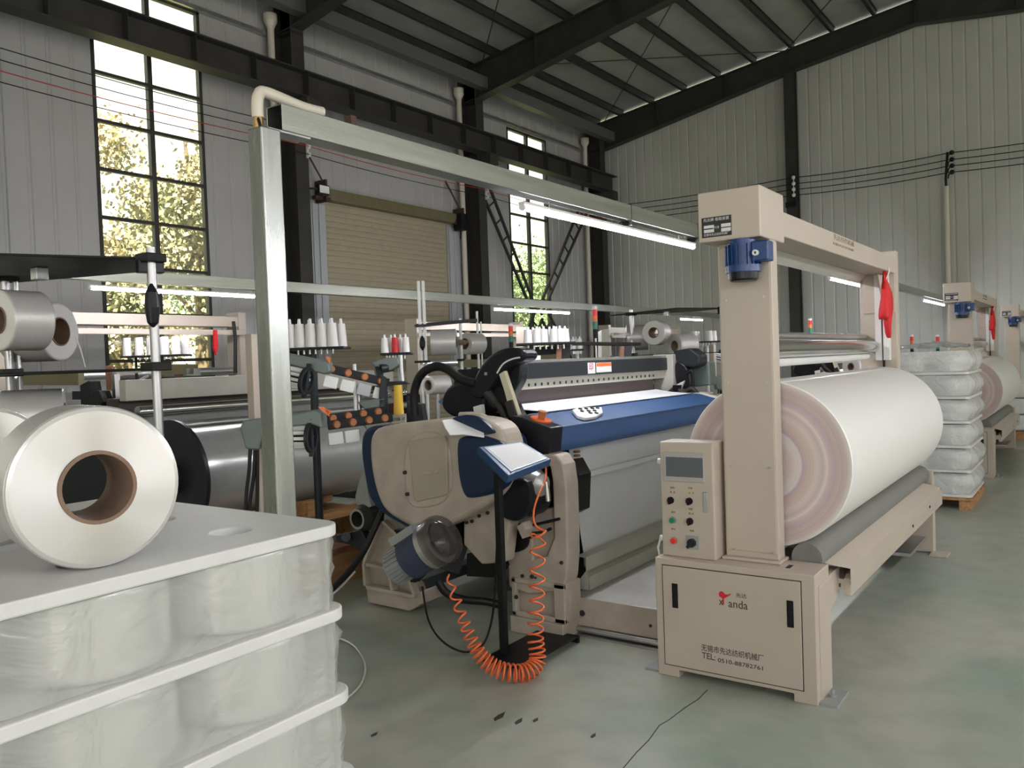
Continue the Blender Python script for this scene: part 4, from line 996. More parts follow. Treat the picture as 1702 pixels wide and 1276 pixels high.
MB().cyl(q+nb*0.012, q+nb*0.055, 0.018, 0.026, seg=14).build('amber_knob', amber, kb)
p = at(872, 735, 'X', 3.74); MB().sphere(p, 0.028, 12, 8).build('red_lamp', redp, lm)
# cloth support, reed, heald beam
MB().box(3.95, 6.12, 2.68, 2.72, 1.15, 1.196).build('cloth_rest', steel, lm, 0.004)
za = at(900, 690, 'Y', 2.98).z
MB().box(4.00, 6.18, 2.95, 3.00, 1.195, 1.235).build('reed_baulk', steel, lm, 0.004)
MB().box(4.02, 6.16, 2.975, 2.990, 1.235, 1.375).build('reed', reedm, lm)
def yz(px, py, Y): p = at(px, py, 'Y', Y); return p
hb_ = MB().box(4.05, 6.34, 2.955, 2.995, 1.325, 1.392)
for k in range(28): hb_.cyl((4.10+0.075*k, 2.9535, 1.352), (4.10+0.075*k, 2.957, 1.352), 0.011, seg=10, mi=1)
hp = hb_.build('perforated_rail', [trough, ink], lm)
MB().box(4.12, 6.42, 2.93, 3.05, 1.392, 1.492).build('reed_beam', charcoal, lm, 0.004)
MB().box(4.12, 6.42, 2.94, 3.10, 1.492, 1.512).build('beam_top_strip', steel, lm, 0.002)
s1 = MB().box(at(977, 612, 'Y', 2.929).x, at(989, 612, 'Y', 2.929).x, 2.927, 2.931, 1.40, 1.478).build('sticker', white, lm)
text('印', 0.06, inkred, s1, V((at(983, 612, 'Y', 2.926).x, 2.9265, 1.445)), V((1, 0, 0)), ZU)
s2 = MB().box(at(991, 612, 'Y', 2.929).x, at(1016, 612, 'Y', 2.929).x, 2.927, 2.931, 1.405, 1.475).build('sticker', white, lm)
MB().box(at(991.5, 612, 'Y', 2.929).x, at(1015.5, 612, 'Y', 2.929).x, 2.9262, 2.9272, 1.448, 1.472).build('orange_band', orangep, s2)
# healds and dark frames behind the reed
MB().box(4.05, 6.35, 3.10, 3.30, 0.72, 1.44).build('heald_frames', charcoal, lm, 0.003)
# black sley cover, arm and gaiter at the near end
crescent = [(782, 660), (786, 632), (798, 606), (816, 587), (840, 577), (864, 578), (874, 588), (870, 600), (852, 605), (838, 613), (826, 630), (812, 650), (800, 664)]
XP(crescent, 3.80, 3.94, 'sley_cover', blackp, lm, 0.02, 3)
XP([(826, 640), (836, 618), (852, 604), (866, 600), (866, 628), (858, 645), (846, 660), (832, 668)], 3.90, 3.98, 'sley_cover_inner', charcoal, lm, 0.012)
MB().tube([at(x, y, 'X', 3.795) for x, y in ((826, 620), (836, 605), (850, 597), (864, 594))], 0.005, 6).build('cover_trim', white, lm)
p = at(808, 621, 'X', 3.798); MB().cyl(p, p+V((-0.006, 0, 0)), 0.010, seg=10).build('cover_screw', steel, lm)
XP([(742, 640), (775, 632), (805, 640), (808, 668), (800, 696), (770, 698), (744, 690), (730, 672)], 3.86, 4.04, 'gearbox_body', blackp, lm, 0.02, 3)
XP([(760, 614), (800, 612), (795, 640), (752, 642)], 3.98, 4.15, 'gearbox_top', charcoal, lm, 0.006)
XP([(804, 642), (828, 636), (850, 660), (862, 690), (885, 712), (880, 726), (852, 716), (836, 692), (812, 672)], 3.84, 3.92, 'sley_arm', black, lm, 0.012)
rod_ = MB().prism(poly([(829, 622), (838, 616), (850, 652), (862, 688), (862, 693), (852, 695), (850, 690), (842, 665), (838, 650)], 'X', 3.80), (0.03, 0, 0)).build('ivory_rod', mat('ivory_plastic', (0.60, 0.56, 0.40), 0.4), lm, 0.003)
XP([(838, 668), (850, 664), (858, 690), (846, 694)], 3.785, 3.80, 'rod_grip', steeld, lm, 0.003)
MB().tube([at(x, y, 'X', 3.82) for x, y in ((690, 690), (688, 668), (690, 645), (698, 625), (712, 613), (730, 609), (748, 616), (762, 627), (778, 634), (792, 637))], 0.027, 12).build('black_hose', rubber, lm)
for xs_ in ((795, 640, 826, 672, 0.03), (818, 660, 842, 700, 0.02), (846, 706, 868, 742, 0.022), (862, 700, 880, 730, 0.018)):
    MB().tube([at(xs_[0], xs_[1], 'X', 3.86), at((xs_[0]+xs_[2])/2+3, (xs_[1]+xs_[3])/2, 'X', 3.82), at(xs_[2], xs_[3], 'X', 3.86)], xs_[4], 8).build('linkage', steeld, lm)
MB().tube([at(x, y, 'X', 3.72) for x, y in ((850, 727), (858, 720), (866, 728), (868, 745))], 0.008, 6).build('loop_cable', rubber, lm)
XP([(786, 676), (800, 672), (802, 688), (788, 690)], 3.80, 3.83, 'small_clamp', white, lm, 0.003)
for px, py in ((833, 698), (841, 698)):
    p = at(px, py, 'X', 3.80); MB().cyl(p, p+V((0.05, 0, 0)), 0.018, seg=12).build('chrome_nut', chrome, lm)
# black drive box under the breast beam and the dark inside of the loom
XP([(930, 770), (948, 764), (962, 790), (960, 850), (944, 858), (938, 800)], 3.92, 4.06, 'drive_box', black, lm, 0.006)
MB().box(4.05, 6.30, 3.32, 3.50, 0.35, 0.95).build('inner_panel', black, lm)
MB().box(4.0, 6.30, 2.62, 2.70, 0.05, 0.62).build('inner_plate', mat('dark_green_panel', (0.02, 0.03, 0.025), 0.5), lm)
for (y, z, w) in ((2.75, 0.10, 0.09), (3.50, 0.08, 0.10)):
    MB().box(3.86, 6.28, y, y+w, z, z+0.07).build('floor_tie', greengr, lm, 0.004)
MB().cyl((3.90, 2.78, 0.55), (6.30, 2.78, 0.55), 0.05, seg=18).build('take_up_roller', steeld, lm)
# temple bar in front of the cloth
p0, p1 = at(962, 787, 'Y', 2.44), at(1097, 757, 'Y', 2.44)
tbz = (p0.z+p1.z)/2
MB().box(p0.x, 6.05, 2.40, 2.43, tbz-0.016, tbz+0.016).build('white_bar', white, lm, 0.004)
MB().cyl((p0.x-0.03, 2.415, tbz), (p0.x+0.02, 2.415, tbz), 0.026, seg=14).build('bar_clamp', chrome, lm)
MB().box(p0.x-0.05, p0.x, 2.42, 2.56, tbz-0.02, tbz+0.06).build('clamp_block', black, lm, 0.004)
sp = MB()
for k in range(4): sp.lathe(V((p0.x+0.02, 2.46, tbz+0.06+0.022*k)), (0, 0, 1), [(0, 0.018), (0.006, 0.022), (0.012, 0.018)], 12)
sp.build('copper_spring', mat('copper_paint', (0.45, 0.24, 0.13), 0.4, metal=0.5), lm)
# far end of the loom
MB().box(6.34, 6.50, 2.60, 3.10, 0.0, 1.20).build('far_frame', cream2, lm, 0.01)
MB().box(6.34, 6.44, 2.88, 3.06, 1.17, 1.52).build('far_bracket', trough, lm, 0.006)
MB().prism(poly([(1118, 583), (1148, 578), (1164, 590), (1164, 606), (1152, 612), (1132, 608), (1120, 596)], 'X', 6.40), (0.16, 0, 0)).build('far_sley_cover', charcoal, lm, 0.02, 3)
XP([(1120, 596), (1142, 608), (1150, 640), (1142, 650), (1122, 640)], 6.38, 6.46, 'far_arm', blackp, lm, 0.01)
XP([(1122, 640), (1138, 632), (1132, 648), (1124, 655), (1118, 650)], 6.36, 6.38, 'white_bracket', white, lm, 0.003)
XP([(1140, 610), (1178, 600), (1180, 640), (1146, 644)], 6.55, 6.70, 'far_gearbox', greengr, lm, 0.012)
MB().tube([at(x, y, 'X', 6.34) for x, y in ((1140, 620), (1150, 617), (1152, 635), (1148, 650), (1138, 654))], 0.016, 8).build('far_hose', rubber, lm)
for pts in ([(1110, 655), (1122, 646), (1136, 652), (1150, 646), (1160, 655)], [(1114, 657), (1130, 650), (1142, 656), (1156, 652)]):
    MB().tube([at(x, y, 'X', 6.30) for x, y in pts], 0.02, 8).build('far_cables', steeld, lm)
MB().box(6.34, 6.95, 2.42, 2.95, 1.02, 1.16).build('far_cover', cream2, lm, 0.02)
XP([(1118, 640), (1128, 640), (1126, 655), (1118, 652)], 6.28, 6.34, 'far_black_block', black, lm)
MB().box(3.88, 6.28, 3.55, 3.64, 1.00, 1.10).build('back_rest', steel, lm, 0.01)
wb = MB().cyl((4.35, 3.98, 0.60), (6.30, 3.98, 0.60), 0.28, seg=48).build('warp_beam', silver, lm)
dup(lm, PX, 'second loom, half hidden behind the nearest winder and its roll')

# sheet of cloth from the loom down to the guide
t = thing('woven_cloth', (5.0, 2.55, 0.3), 'white cloth coming over the breast beam and hanging down to the guide plate', 'cloth', 'webs of woven cloth')
MB().sheet([V((4.02, y, z)) for y, z in ((2.93, 1.2365), (2.80, 1.215), (2.665, 1.206), (2.62, 1.2035))], (2.10, 0, 0), 0.003).build('cloth_on_loom', clothw, t)
MB().sheet([V((4.09, y, z)) for y, z in ((2.53, 0.995), (2.515, 0.90), (2.49, 0.70), (2.47, 0.50), (2.455, 0.395), (2.45, 0.30))], (2.06, 0, 0), 0.003).build('cloth_hanging', clothw, t)
dup(t, PX, 'white cloth on the second loom')

# guide plate, walking deck
t = thing('walking_deck', (5.2, 2.1, 0), 'tread plate walking deck between loom and nearest winder', 'deck', 'walking decks')
MB().box(3.85, 6.35, 1.74, 2.40, 0.185, 0.200).build('tread_plate', treadm, t, 0.002)
MB().box(3.845, 3.855, 1.74, 2.42, 0.045, 0.199).build('side_plate', cream2, t, 0.002)
MB().box(6.345, 6.355, 1.74, 2.40, 0.0, 0.199).build('side_plate', cream2, t, 0.002)
MB().cyl((3.83, 1.75, 0.030), (3.83, 2.42, 0.030), 0.016, seg=12).build('pipe', steel, t)
MB().box(3.80, 3.86, 1.74, 2.44, 0.0, 0.010).build('base_strip', steel, t)
MB().box(3.81, 3.85, 1.75, 1.83, 0.010, 0.055).build('clamp', black, t, 0.004)
hl = MB()
for y, z, r in ((2.36, 0.170, 0.011), (2.41, 0.150, 0.010), (2.325, 0.115, 0.017), (1.80, 0.165, 0.010), (1.915, 0.11, 0.008), (1.79, 0.105, 0.008)): hl.cyl((3.846, y, z), (3.839, y, z), r, seg=10)
hl.build('deck_bolts', steeld, t)
tr = MB()
for k in range(22):
    for j in range(4): pass
t2 = thing('guide_plate', (5.0, 2.42, 0.2), 'pale folded guide plate along the deck where the hanging cloth ends', 'guide plate', 'cloth guide plates')
MB().sheet([V((3.98, y, z)) for y, z in ((2.44, 0.385), (2.375, 0.385), (2.375, 0.31), (2.395, 0.285), (2.36, 0.275), (2.355, 0.202))], (2.30, 0, 0), 0.003).build('folded_plate', trough, t2)
MB().prism([V((3.98, 2.375, 0.384)), V((3.98, 2.375, 0.31)), V((3.98, 2.395, 0.285)), V((3.98, 2.43, 0.24)), V((3.98, 2.43, 0.202)), V((3.98, 2.36, 0.202)), V((3.98, 2.36, 0.275)), V((3.98, 2.37, 0.29)), V((3.98, 2.37, 0.384))], (0.004, 0, 0)).build('end_plate', trough, t2)
dup(t, PX, 'walking deck between the second loom and winder'); dup(t2, PX, 'guide plate of the second loom')

# paper sheets on the cover
pm_ = [(735, 698), (756, 695), (781, 696), (793, 712), (804, 716), (805, 726), (770, 721), (748, 722), (740, 710)]
zt_ = 1.19
t = MB()
def cov(px, py): return at(px, py, 'X', 3.40)
pp = [cov(x, y) for x, y in pm_]
pp = [V((3.40+0.25*max(0, min(1, (p.z-1.13)/0.10)), p.y, p.z)) for p in pp]
o = MB()
cp = [on(x, y, 4.28+0.16*((726-y)/31.0)) for x, y in pm_]
o.prism(cp, (0, 0.002, -0.004))
tag(o.build('paper_sheet', paper), 'white sheets of paper lying on top of the cream loom cover', 'paper')

# ------------------------------------------------------------------ tablet stand
t = thing('clipboard_stand', (3.30, 2.46, 0), 'black floor stand with a blue tray holding a white sheet, before the loom', 'stand')
sb = MB().box(3.17, 3.72, 2.27, 2.52, 0.030, 0.036).box(3.70, 3.72, 2.27, 2.52, 0.0, 0.036).box(3.40, 3.44, 2.30, 2.49, 0, 0.031)
sb.build('base_plate', black, t, 0.002)
MB().box(3.282, 3.316, 2.443, 2.478, 0.036, 0.955).build('pole', black, t, 0.003)
FLp, BLp, BRp = on(845, 791, 3.82), on(795, 742, 4.02), on(868, 733, 4.22)
FRp = on(917, 763, 4.03)
n_ = ((BLp-FLp).cross(BRp-FLp)).normalized()
if n_.z < 0: n_ = -n_
d_ = ray(917, 763); FRp = CAM + d_*((FLp-CAM).dot(n_)/d_.dot(n_))
tray = MB().prism([FLp, BLp, BRp, FRp], -n_*0.042).build('tray', mat('deep_blue_plastic', (0.008, 0.05, 0.14), 0.35), t, 0.006)
def tr_(u, v, h): 
    a = FLp+(FRp-FLp)*u; b2 = BLp+(BRp-BLp)*u; return a+(b2-a)*v+n_*h
MB().prism([tr_(0.10, 0.07, 0.0005), tr_(0.08, 0.93, 0.0005), tr_(0.93, 0.94, 0.0005), tr_(0.93, 0.07, 0.0005)], n_*0.004).build('sheet_holder', mat('clear_holder', (0.55, 0.62, 0.72), 0.2), tray, 0.001)
MB().prism([tr_(0.14, 0.11, 0.005), tr_(0.12, 0.88, 0.005), tr_(0.88, 0.90, 0.005), tr_(0.89, 0.11, 0.005)], n_*0.001).build('white_sheet', paper, tray)
cc = (FLp+BLp+BRp+FRp)/4
MB().bar((3.299, 2.46, 0.93), cc-n_*0.045, 0.03, 0.03).build('tray_bracket', black, t)

# ------------------------------------------------------------------ orange coiled air hose
def coil(path, rad, turns, r=0.0045):
    P = [V(p) for p in path]
    def cr(i, u):
        p0, p1, p2, p3 = P[max(i-1, 0)], P[i], P[i+1], P[min(i+2, len(P)-1)]
        return 0.5*((2*p1)+(p2-p0)*u+(2*p0-5*p1+4*p2-p3)*u*u+(3*p1-p0-3*p2+p3)*u**3)
    pts = []; N = len(P)-1; ph = 0.0
    t = (P[1]-P[0]).normalized(); s_ = t.orthogonal().normalized()
    for i in range(N):
        steps = max(6, int(turns[i]*16))
        for k in range(steps):
            u = k/steps; c = cr(i, u); c2 = cr(i, min(u+0.02, 1.0)); t2 = (c2-c).normalized() if (c2-c).length > 1e-7 else t
            s_ = t.rotation_difference(t2) @ s_; t = t2
            ph += 2*PI*turns[i]/steps; R_ = rad[i]+(rad[i+1]-rad[i])*u
            pts.append(c + (s_*math.cos(ph)+t.cross(s_)*math.sin(ph))*R_)
    return pts
hp_ = [q+V((0, -0.005, -0.06)), q+V((0, -0.01, -0.13)), on(897, 862, 4.02), on(894, 900, 3.98), on(893, 960, 3.96), on(891, 1015, 3.95), on(890, 1060, 3.95), on(893, 1098, 3.93), on(874, 1117, 3.88), on(838, 1116, 3.85), on(808, 1100, 3.86), on(787, 1070, 3.88), on(770, 1030, 3.92), on(756, 990, 3.97), on(744, 955, 4.02)]
hz = [0.002, 0.012, 0.034, 0.036, 0.036, 0.036, 0.037, 0.038, 0.040, 0.040, 0.038, 0.030, 0.025, 0.022, 0.006]
tn = [0.3, 1, 1.3, 2.0, 2.4, 2.6, 4, 4, 4, 4, 4, 3, 2, 1.5]
tag(MB().tube(coil(hp_, hz, tn), 0.0052, 6).build('coiled_air_hose', hosem), 'orange coiled air hose looping from the motor down and up to the loom leg', 'hose')
# dark cables on the floor and in the air
tag(MB().tube([at(640, 838, 'X', 3.58), at(622, 880, 'X', 3.5), at(602, 920, 'X', 3.45), at(575, 955, 'X', 3.42), on(548, 982, 5.0), on(525, 1005, 4.9), on(495, 1030, 4.7)], 0.02, 10).build('power_cable', rubber), 'thick black power cable running down from the cream loom cover', 'cable')
tag(MB().tube([on(590, 950, 5.16), on(570, 972, 5.06), on(548, 992, 4.98), on(525, 1018, 4.86), on(500, 1046, 4.66)], 0.006, 8).build('white_cable', white), 'thin white cable beside the thick black power cable', 'cable')
tag(MB().tube([on(702, 975, 4.5), on(712, 1030, 4.35), on(735, 1065, 4.25), on(770, 1083, 4.2), on(800, 1074, 4.2), on(815, 1040, 4.22), on(822, 990, 4.2), on(826, 900, 4.16)], 0.0055, 8).build('black_cable', rubber), 'thin black cable drooping between the motor and the black stand', 'cable')
tag(MB().tube([on(728, 965, 4.5), on(742, 985, 4.5), on(770, 996, 4.55), on(810, 1000, 4.6), on(842, 1008, 4.6)], 0.022, 10).build('floor_hose', rubber), 'black hose along the floor behind the black stand', 'hose')
g_ = [G_ for G_ in [at(527, 1058, 'Z', 0.02), at(560, 1060, 'Z', 0.008), at(590, 1075, 'Z', 0.008), at(607, 1105, 'Z', 0.008), at(600, 1135, 'Z', 0.008), at(580, 1157, 'Z', 0.008), at(552, 1172, 'Z', 0.008)]]
tag(MB().tube(g_, 0.006, 8).build('clear_cord', mat('clear_cord_plastic', (0.55, 0.57, 0.50), 0.25)), 'pale loop of cord on the floor beside the front yarn stack', 'cord')
pc = at(528, 1075, 'Z', 0); tag(MB().lathe(pc, (0, 0, 1), [(0, 0), (0, 0.05), (0.05, 0.045), (0.06, 0.02), (0.09, 0.02), (0.09, 0)], 16).build('floor_pedal', black), 'small black fitting on the floor beside the front yarn stack', 'fitting')
# timber cradle by the loom
t = thing('timber_pallet', (4.0, 4.6, 0), 'reddish wooden pallet on the floor behind the thick black cable', 'pallet')
pz = at(560, 905, 'X', 4.0)
MB().box(3.62, 4.25, 4.34, 4.50, 0.0, 0.22).build('bearer', wood, t, 0.004)
MB().box(3.62, 4.25, 4.62, 4.74, 0.0, 0.22).build('bearer', wood, t, 0.004)
for x in (3.62, 3.85, 4.08): MB().box(x, x+0.17, 4.30, 4.78, 0.22, 0.262).build('deck_board', woodd, t, 0.003)
# ================================================================== creels with yarn packages beside each loom
ct = thing('yarn_creel', (2.1, 4.3, 0), 'creel with black shelves on steel poles at the left edge, holding shiny packages', 'creel', 'yarn creels beside the looms')
def shelf(z, th, name):
    c_ = [at(x, y, 'Z', 2.04) for x, y in ((-30, 424), (272, 432), (240, 452), (-10, 473))]
    for v in c_: v.z = z
    return MB().prism(c_, (0, 0, th)).build(name, black, ct, 0.004)
shelf(2.04, 0.012, 'top_shelf'); shelf(1.525, 0.010, 'lower_shelf')
pr = on(256, 540, 3.82); pl_ = on(16, 620, 4.35)
for p in (pr, pl_):
    MB().cyl((p.x, p.y, 0), (p.x, p.y, 2.09), 0.021, seg=14).build('pole', steel, ct)
    for z in (2.02, 1.52): MB().box(p.x-0.05, p.x+0.05, p.y-0.05, p.y+0.05, z, z+0.04).build('clamp', black, ct, 0.004)
p = on(262, 444, 3.85); MB().bar(p+V((-0.09, 0.02, 0.0)), p+V((0.02, -0.01, 0)), 0.05, 0.06).build('shelf_bracket', blackp, ct, 0.004)
MB().lathe((pr.x-0.02, pr.y-0.026, 1.72), (0, 0, 1), [(0, 0.006), (0.02, 0.025), (0.09, 0.034), (0.16, 0.028), (0.20, 0.006)], 14).build('yarn_brake', blackp, ct)
p = on(65, 440, 4.0); MB().box(p.x-0.03, p.x+0.03, p.y-0.03, p.y+0.03, 1.98, 2.04).build('rod_holder', steel, ct, 0.004)
MB().cyl((pl_.x+0.05, pl_.y, 1.2), (pl_.x+0.05, pl_.y, 2.03), 0.012, seg=10).build('thin_rod', steel, ct)
MB().bar((pl_.x-0.45, pl_.y+0.02, 1.785), (pl_.x+0.30, pl_.y+0.02, 1.785), 0.025, 0.025).build('package_bar', steel, ct)
ct2 = dup(ct, PX, 'creel with black top bar and steel poles right of the black reed beam')
def pegpack(cpx, cpy, dist, ydeg, r, L, label, ri=0.066):
    c = on(cpx, cpy, dist); a = math.radians(ydeg)
    t = package('yarn_package', (0, 0, 0), (1, 0, 0), r, L, label, 'yarn packages on creels', yarn_x, ri=ri, endm=yarn_x)
    t.location = c; t.rotation_euler = (0, 0, a); ORG[t.name] = c.copy()
    return t
pa = pegpack(-2, 532, 3.95, 4, 0.147, 0.195, 'shiny grey yarn package at the left edge, its left face cut by the frame')
pb_ = pegpack(100, 551, 4.45, 118, 0.158, 0.27, ri=0.078, label='shiny yarn package with dark open core facing right, beside the left creel')
pc_ = pegpack(108, 690, 4.25, 150, 0.140, 0.28, 'dim grey yarn package low behind the lying white package')
dup(pa, PX, 'shiny grey package with a dark hole, hanging right of the black reed beam')
dup(pb_, PX, 'white faced package with brown core, just right of the hanging grey package')
def stand_under(c, lab):
    t = thing('package_stand', (c.x, c.y, 0), lab, 'stand')
    MB().cyl((c.x, c.y, 0), (c.x, c.y, c.z+0.02), 0.018, seg=10).build('pole', steel, t)
    MB().box(c.x-0.12, c.x+0.12, c.y-0.12, c.y+0.12, 0, 0.012).build('foot', black, t)
    return t
pd_ = pegpack(1150, 574, 9.9, 150, 0.145, 0.25, 'smaller package behind the brown cored one, near the winder column')
stand_under(pd_.location+V((-0.108, 0.062, -0.167)), 'steel pole stand of the smaller package behind the brown cored one')
tag(MB().tube([on(126, 560, 4.2), on(134, 580, 4.2), on(142, 610, 4.2)], 0.003, 6).build('loose_yarn', white), 'loose white yarn end hanging from the left creel packages', 'yarn')

# creel of the rear row
r2 = thing('yarn_creel', (9.2, 7.0, 0), 'rear creel with tall twin pole and white package behind the black hose', 'creel', 'yarn creels beside the looms')
for px, d, z0, z1_, rr in ((699, 9.0, 0, 2.42, 0.018), (706.5, 9.0, 0, 2.42, 0.018), (766, 9.6, 0, 2.03, 0.017), (794, 9.8, 0, 2.12, 0.014), (800, 9.9, 0, 2.0, 0.010)):
    p = on(px, 560, d); MB().cyl((p.x, p.y, z0), (p.x, p.y, z1_), rr, seg=10).build('pole', white, r2)
a_, c_ = on(694, 541, 9.0), on(792, 532, 9.8); MB().bar(a_, c_, 0.04, 0.04).build('top_bar', black, r2)
p = on(702, 570, 8.96); MB().lathe((p.x, p.y, p.z-0.08), (0, 0, 1), [(0, 0.006), (0.04, 0.03), (0.09, 0.034), (0.13, 0.025), (0.16, 0.006)], 12).build('yarn_brake', blackp, r2)
for py in (541, 601):
    p = on(702, py, 8.97); MB().box(p.x-0.06, p.x+0.06, p.y-0.06, p.y+0.06, p.z-0.012, p.z+0.012).build('clamp', black, r2)
p = on(766, 598, 9.58); MB().box(p.x-0.03, p.x+0.03, p.y-0.03, p.y+0.03, p.z-0.012, p.z+0.012).build('clamp', black, r2)
p = on(762, 569, 9.45); MB().lathe(p, V((0.4, -0.9, 0)), [(0, 0.03), (0.08, 0.03), (0.12, 0.005)], 12).build('package_peg', tube_c, r2)
pegpack(759, 568, 9.5, 125, 0.150, 0.29, 'shiny white package on the rear creel, above the black hose')
pegpack(798, 571, 9.86, 172, 0.125, 0.25, 'grey package behind the shiny one on the rear creel')
pe_ = pegpack(712, 640, 7.6, -8, 0.085, 0.22, ri=0.05, label= 'white package inside the arc of the black hose')

# ================================================================== weft feeders on their stand, left of the nearest loom
fs = thing('feeder_stand', (3.05, 3.95, 0), 'grey green weft feeder stand with two ribbed drums beside the aluminium post', 'feeder', 'weft feeder stands')
def fon(px, py, d): return on(px, py, d)
MB().cyl(V((0, 0, 0))+V((fon(430, 780, 4.75).x, fon(430, 780, 4.75).y, 0)), V((fon(430, 780, 4.75).x, fon(430, 780, 4.75).y, fon(430, 720, 4.75).z)), 0.022, seg=12).build('stand_pole', cream2, fs)
def feeder(ptsb, d, drum0, drum1, r, ring):
    MB().prism([on(x, y, d) for x, y in ptsb], FW*0.14).build('feeder_body', greengr, fs, 0.01)
    a, c = on(*drum0), on(*drum1); D = (c-a).normalized()
    mb = MB(); _, r_, u_ = mb.frame(D)
    for k in range(12):
        q = (r_*math.cos(2*PI*k/12)+u_*math.sin(2*PI*k/12))*r; mb.bar(a+q, c+q, 0.018, 0.012, up=q)
    mb.build('drum_ribs', white, fs)
    MB().cyl(a, c, r-0.02, seg=16).build('drum_core', black, fs)
    mb = MB().cyl(c, c+D*0.02, ring, seg=24, hollow=ring-0.02); mb.bar(c+D*0.01-u_*(ring+0.02), c+D*0.01+u_*(ring+0.02), 0.02, 0.03, up=r_); mb.build('brake_ring', charcoal, fs)
feeder([(398, 712), (404, 698), (430, 695), (478, 690), (524, 680), (534, 686), (536, 712), (520, 706), (440, 712), (430, 748), (408, 746)], 4.7, (452, 728, 4.75), (514, 727, 4.72), 0.062, 0.088)
feeder([(436, 588), (470, 585), (545, 600), (549, 618), (538, 622), (470, 603), (436, 606)], 5.2, (462, 622, 5.2), (507, 632, 5.15), 0.062, 0.088)
MB().bar(on(514, 604, 5.25), on(506, 652, 5.2), 0.05, 0.06).build('feeder_arm', charcoal, fs, 0.006)
for x0_, y0_ in ((545, 600), (463+3, 679)): pass
for pts, d in (([(541, 592), (548, 594), (547, 604)], 5.2), ([(528, 676), (536, 676), (548, 684), (544, 690)], 4.7), ([(540, 680), (548, 682), (546, 692)], 4.7)):
    MB().prism([on(x, y, d) for x, y in pts], FW*0.03).build('orange_clip', orangep, fs)
for pts in ([(416, 745), (414, 780), (410, 815), (408, 850)], [(424, 748), (422, 790), (416, 830), (414, 860)], [(428, 745), (428, 800), (427, 860)]):
    MB().tube([on(x, y, 4.72) for x, y in pts], 0.010, 8).build('feeder_cable', rubber, fs)
MB().box(on(425, 640, 4.9).x-0.04, on(425, 640, 4.9).x+0.04, on(425, 640, 4.9).y-0.03, on(425, 640, 4.9).y+0.03, on(404, 700, 4.9).z, on(404, 556, 4.9).z).build('cream_post', cream, fs, 0.004)
dup(fs, PX, 'weft feeder stand of the second loom, left of the winder column')

# yarn brake bars with amber discs
def brake_bar(p0, p1, d, n, label, plates, h=0.055, name='yarn_tensioner'):
    a, c = on(*p0, d), on(*p1, d+0.15)
    t = thing(name, (a+c)/2, label, 'tensioner', 'yarn tensioner bars')
    MB().bar(a, c, 0.03, h).build('bar', black, t, 0.004)
    D = (c-a).normalized(); side = D.cross(V((0, 0, 1))).normalized()
    if side.dot(FW) > 0: side = -side
    for k in range(n):
        q = a+(c-a)*((k+0.5)/n)
        MB().cyl(q+side*0.015, q+side*0.03, 0.025, 0.018, seg=14).build('amber_disc', amber, t)
    for k in range(plates):
        q = a+(c-a)*((k+0.45)/n)+V((0, 0, -0.085))
        MB().bar(q-D*0.045, q+D*0.045, 0.012, 0.075).build('white_plate', white if k != 2 else jambm, t, 0.004)
    return t
brake_bar((536, 610), (646, 636), 5.3, 4, 'upper black bar with four amber discs and four white plates', 4)
brake_bar((540, 697), (640, 682), 5.15, 4, 'middle dark bar of amber discs behind the lowest bar', 0)
brake_bar((545, 707), (652, 693), 5.0, 4, 'lowest black bar with amber discs, nearest the cream loom cover', 2)
t = thing('tensioner_support', on(630, 660, 5.4), 'dark cast support between the two amber disc bars', 'support')
MB().prism([on(x, y, 5.4) for x, y in ((632, 622), (642, 628), (644, 690), (628, 692))], FW*0.06).build('upright', charcoal, t, 0.006)
MB().prism([on(x, y, 5.4) for x, y in ((594, 668), (640, 660), (640, 676), (606, 680))], FW*0.08).build('arm', greengr, t, 0.006)
MB().cyl(on(591, 690, 5.4), on(589, 605, 5.4), 0.012, seg=10).build('steel_rod', white, t)
MB().cyl(on(597, 690, 5.45), on(596, 640, 5.45), 0.02, seg=10).build('thick_rod', steel, t)
t = thing('weft_feeder', on(645, 605, 6.2), 'dark green feeder head under the tray with the red cone', 'feeder')
MB().prism([on(x, y, 6.2) for x, y in ((616, 602), (640, 594), (662, 594), (664, 606), (650, 616), (624, 612))], FW*0.12).build('casing', greengr, t, 0.01)
MB().cyl(on(632, 613, 6.2), on(652, 609, 6.25), 0.035, seg=16).build('drum', charcoal, t)
MB().tube([on(666, 590, 6.22), on(667, 612, 6.22), on(669, 634, 6.22)], 0.014, 8).build('post', white, t)
MB().bar(on(628, 612, 6.22), on(636, 650, 6.1), 0.05, 0.05).build('strut', charcoal, t)
t = thing('black_shelf', on(660, 637, 5.9), 'small dark shelf above the yellow cone', 'shelf')
MB().prism([on(x, y, 5.9) for x, y in ((640, 634), (672, 633), (680, 638), (644, 641))], FW*0.12+V((0, 0, 0.0))).build('shelf_plate', charcoal, t)
MB().bar(on(640, 640, 5.9), on(660, 664, 5.6), 0.02, 0.02).build('shelf_strut', steel, t)
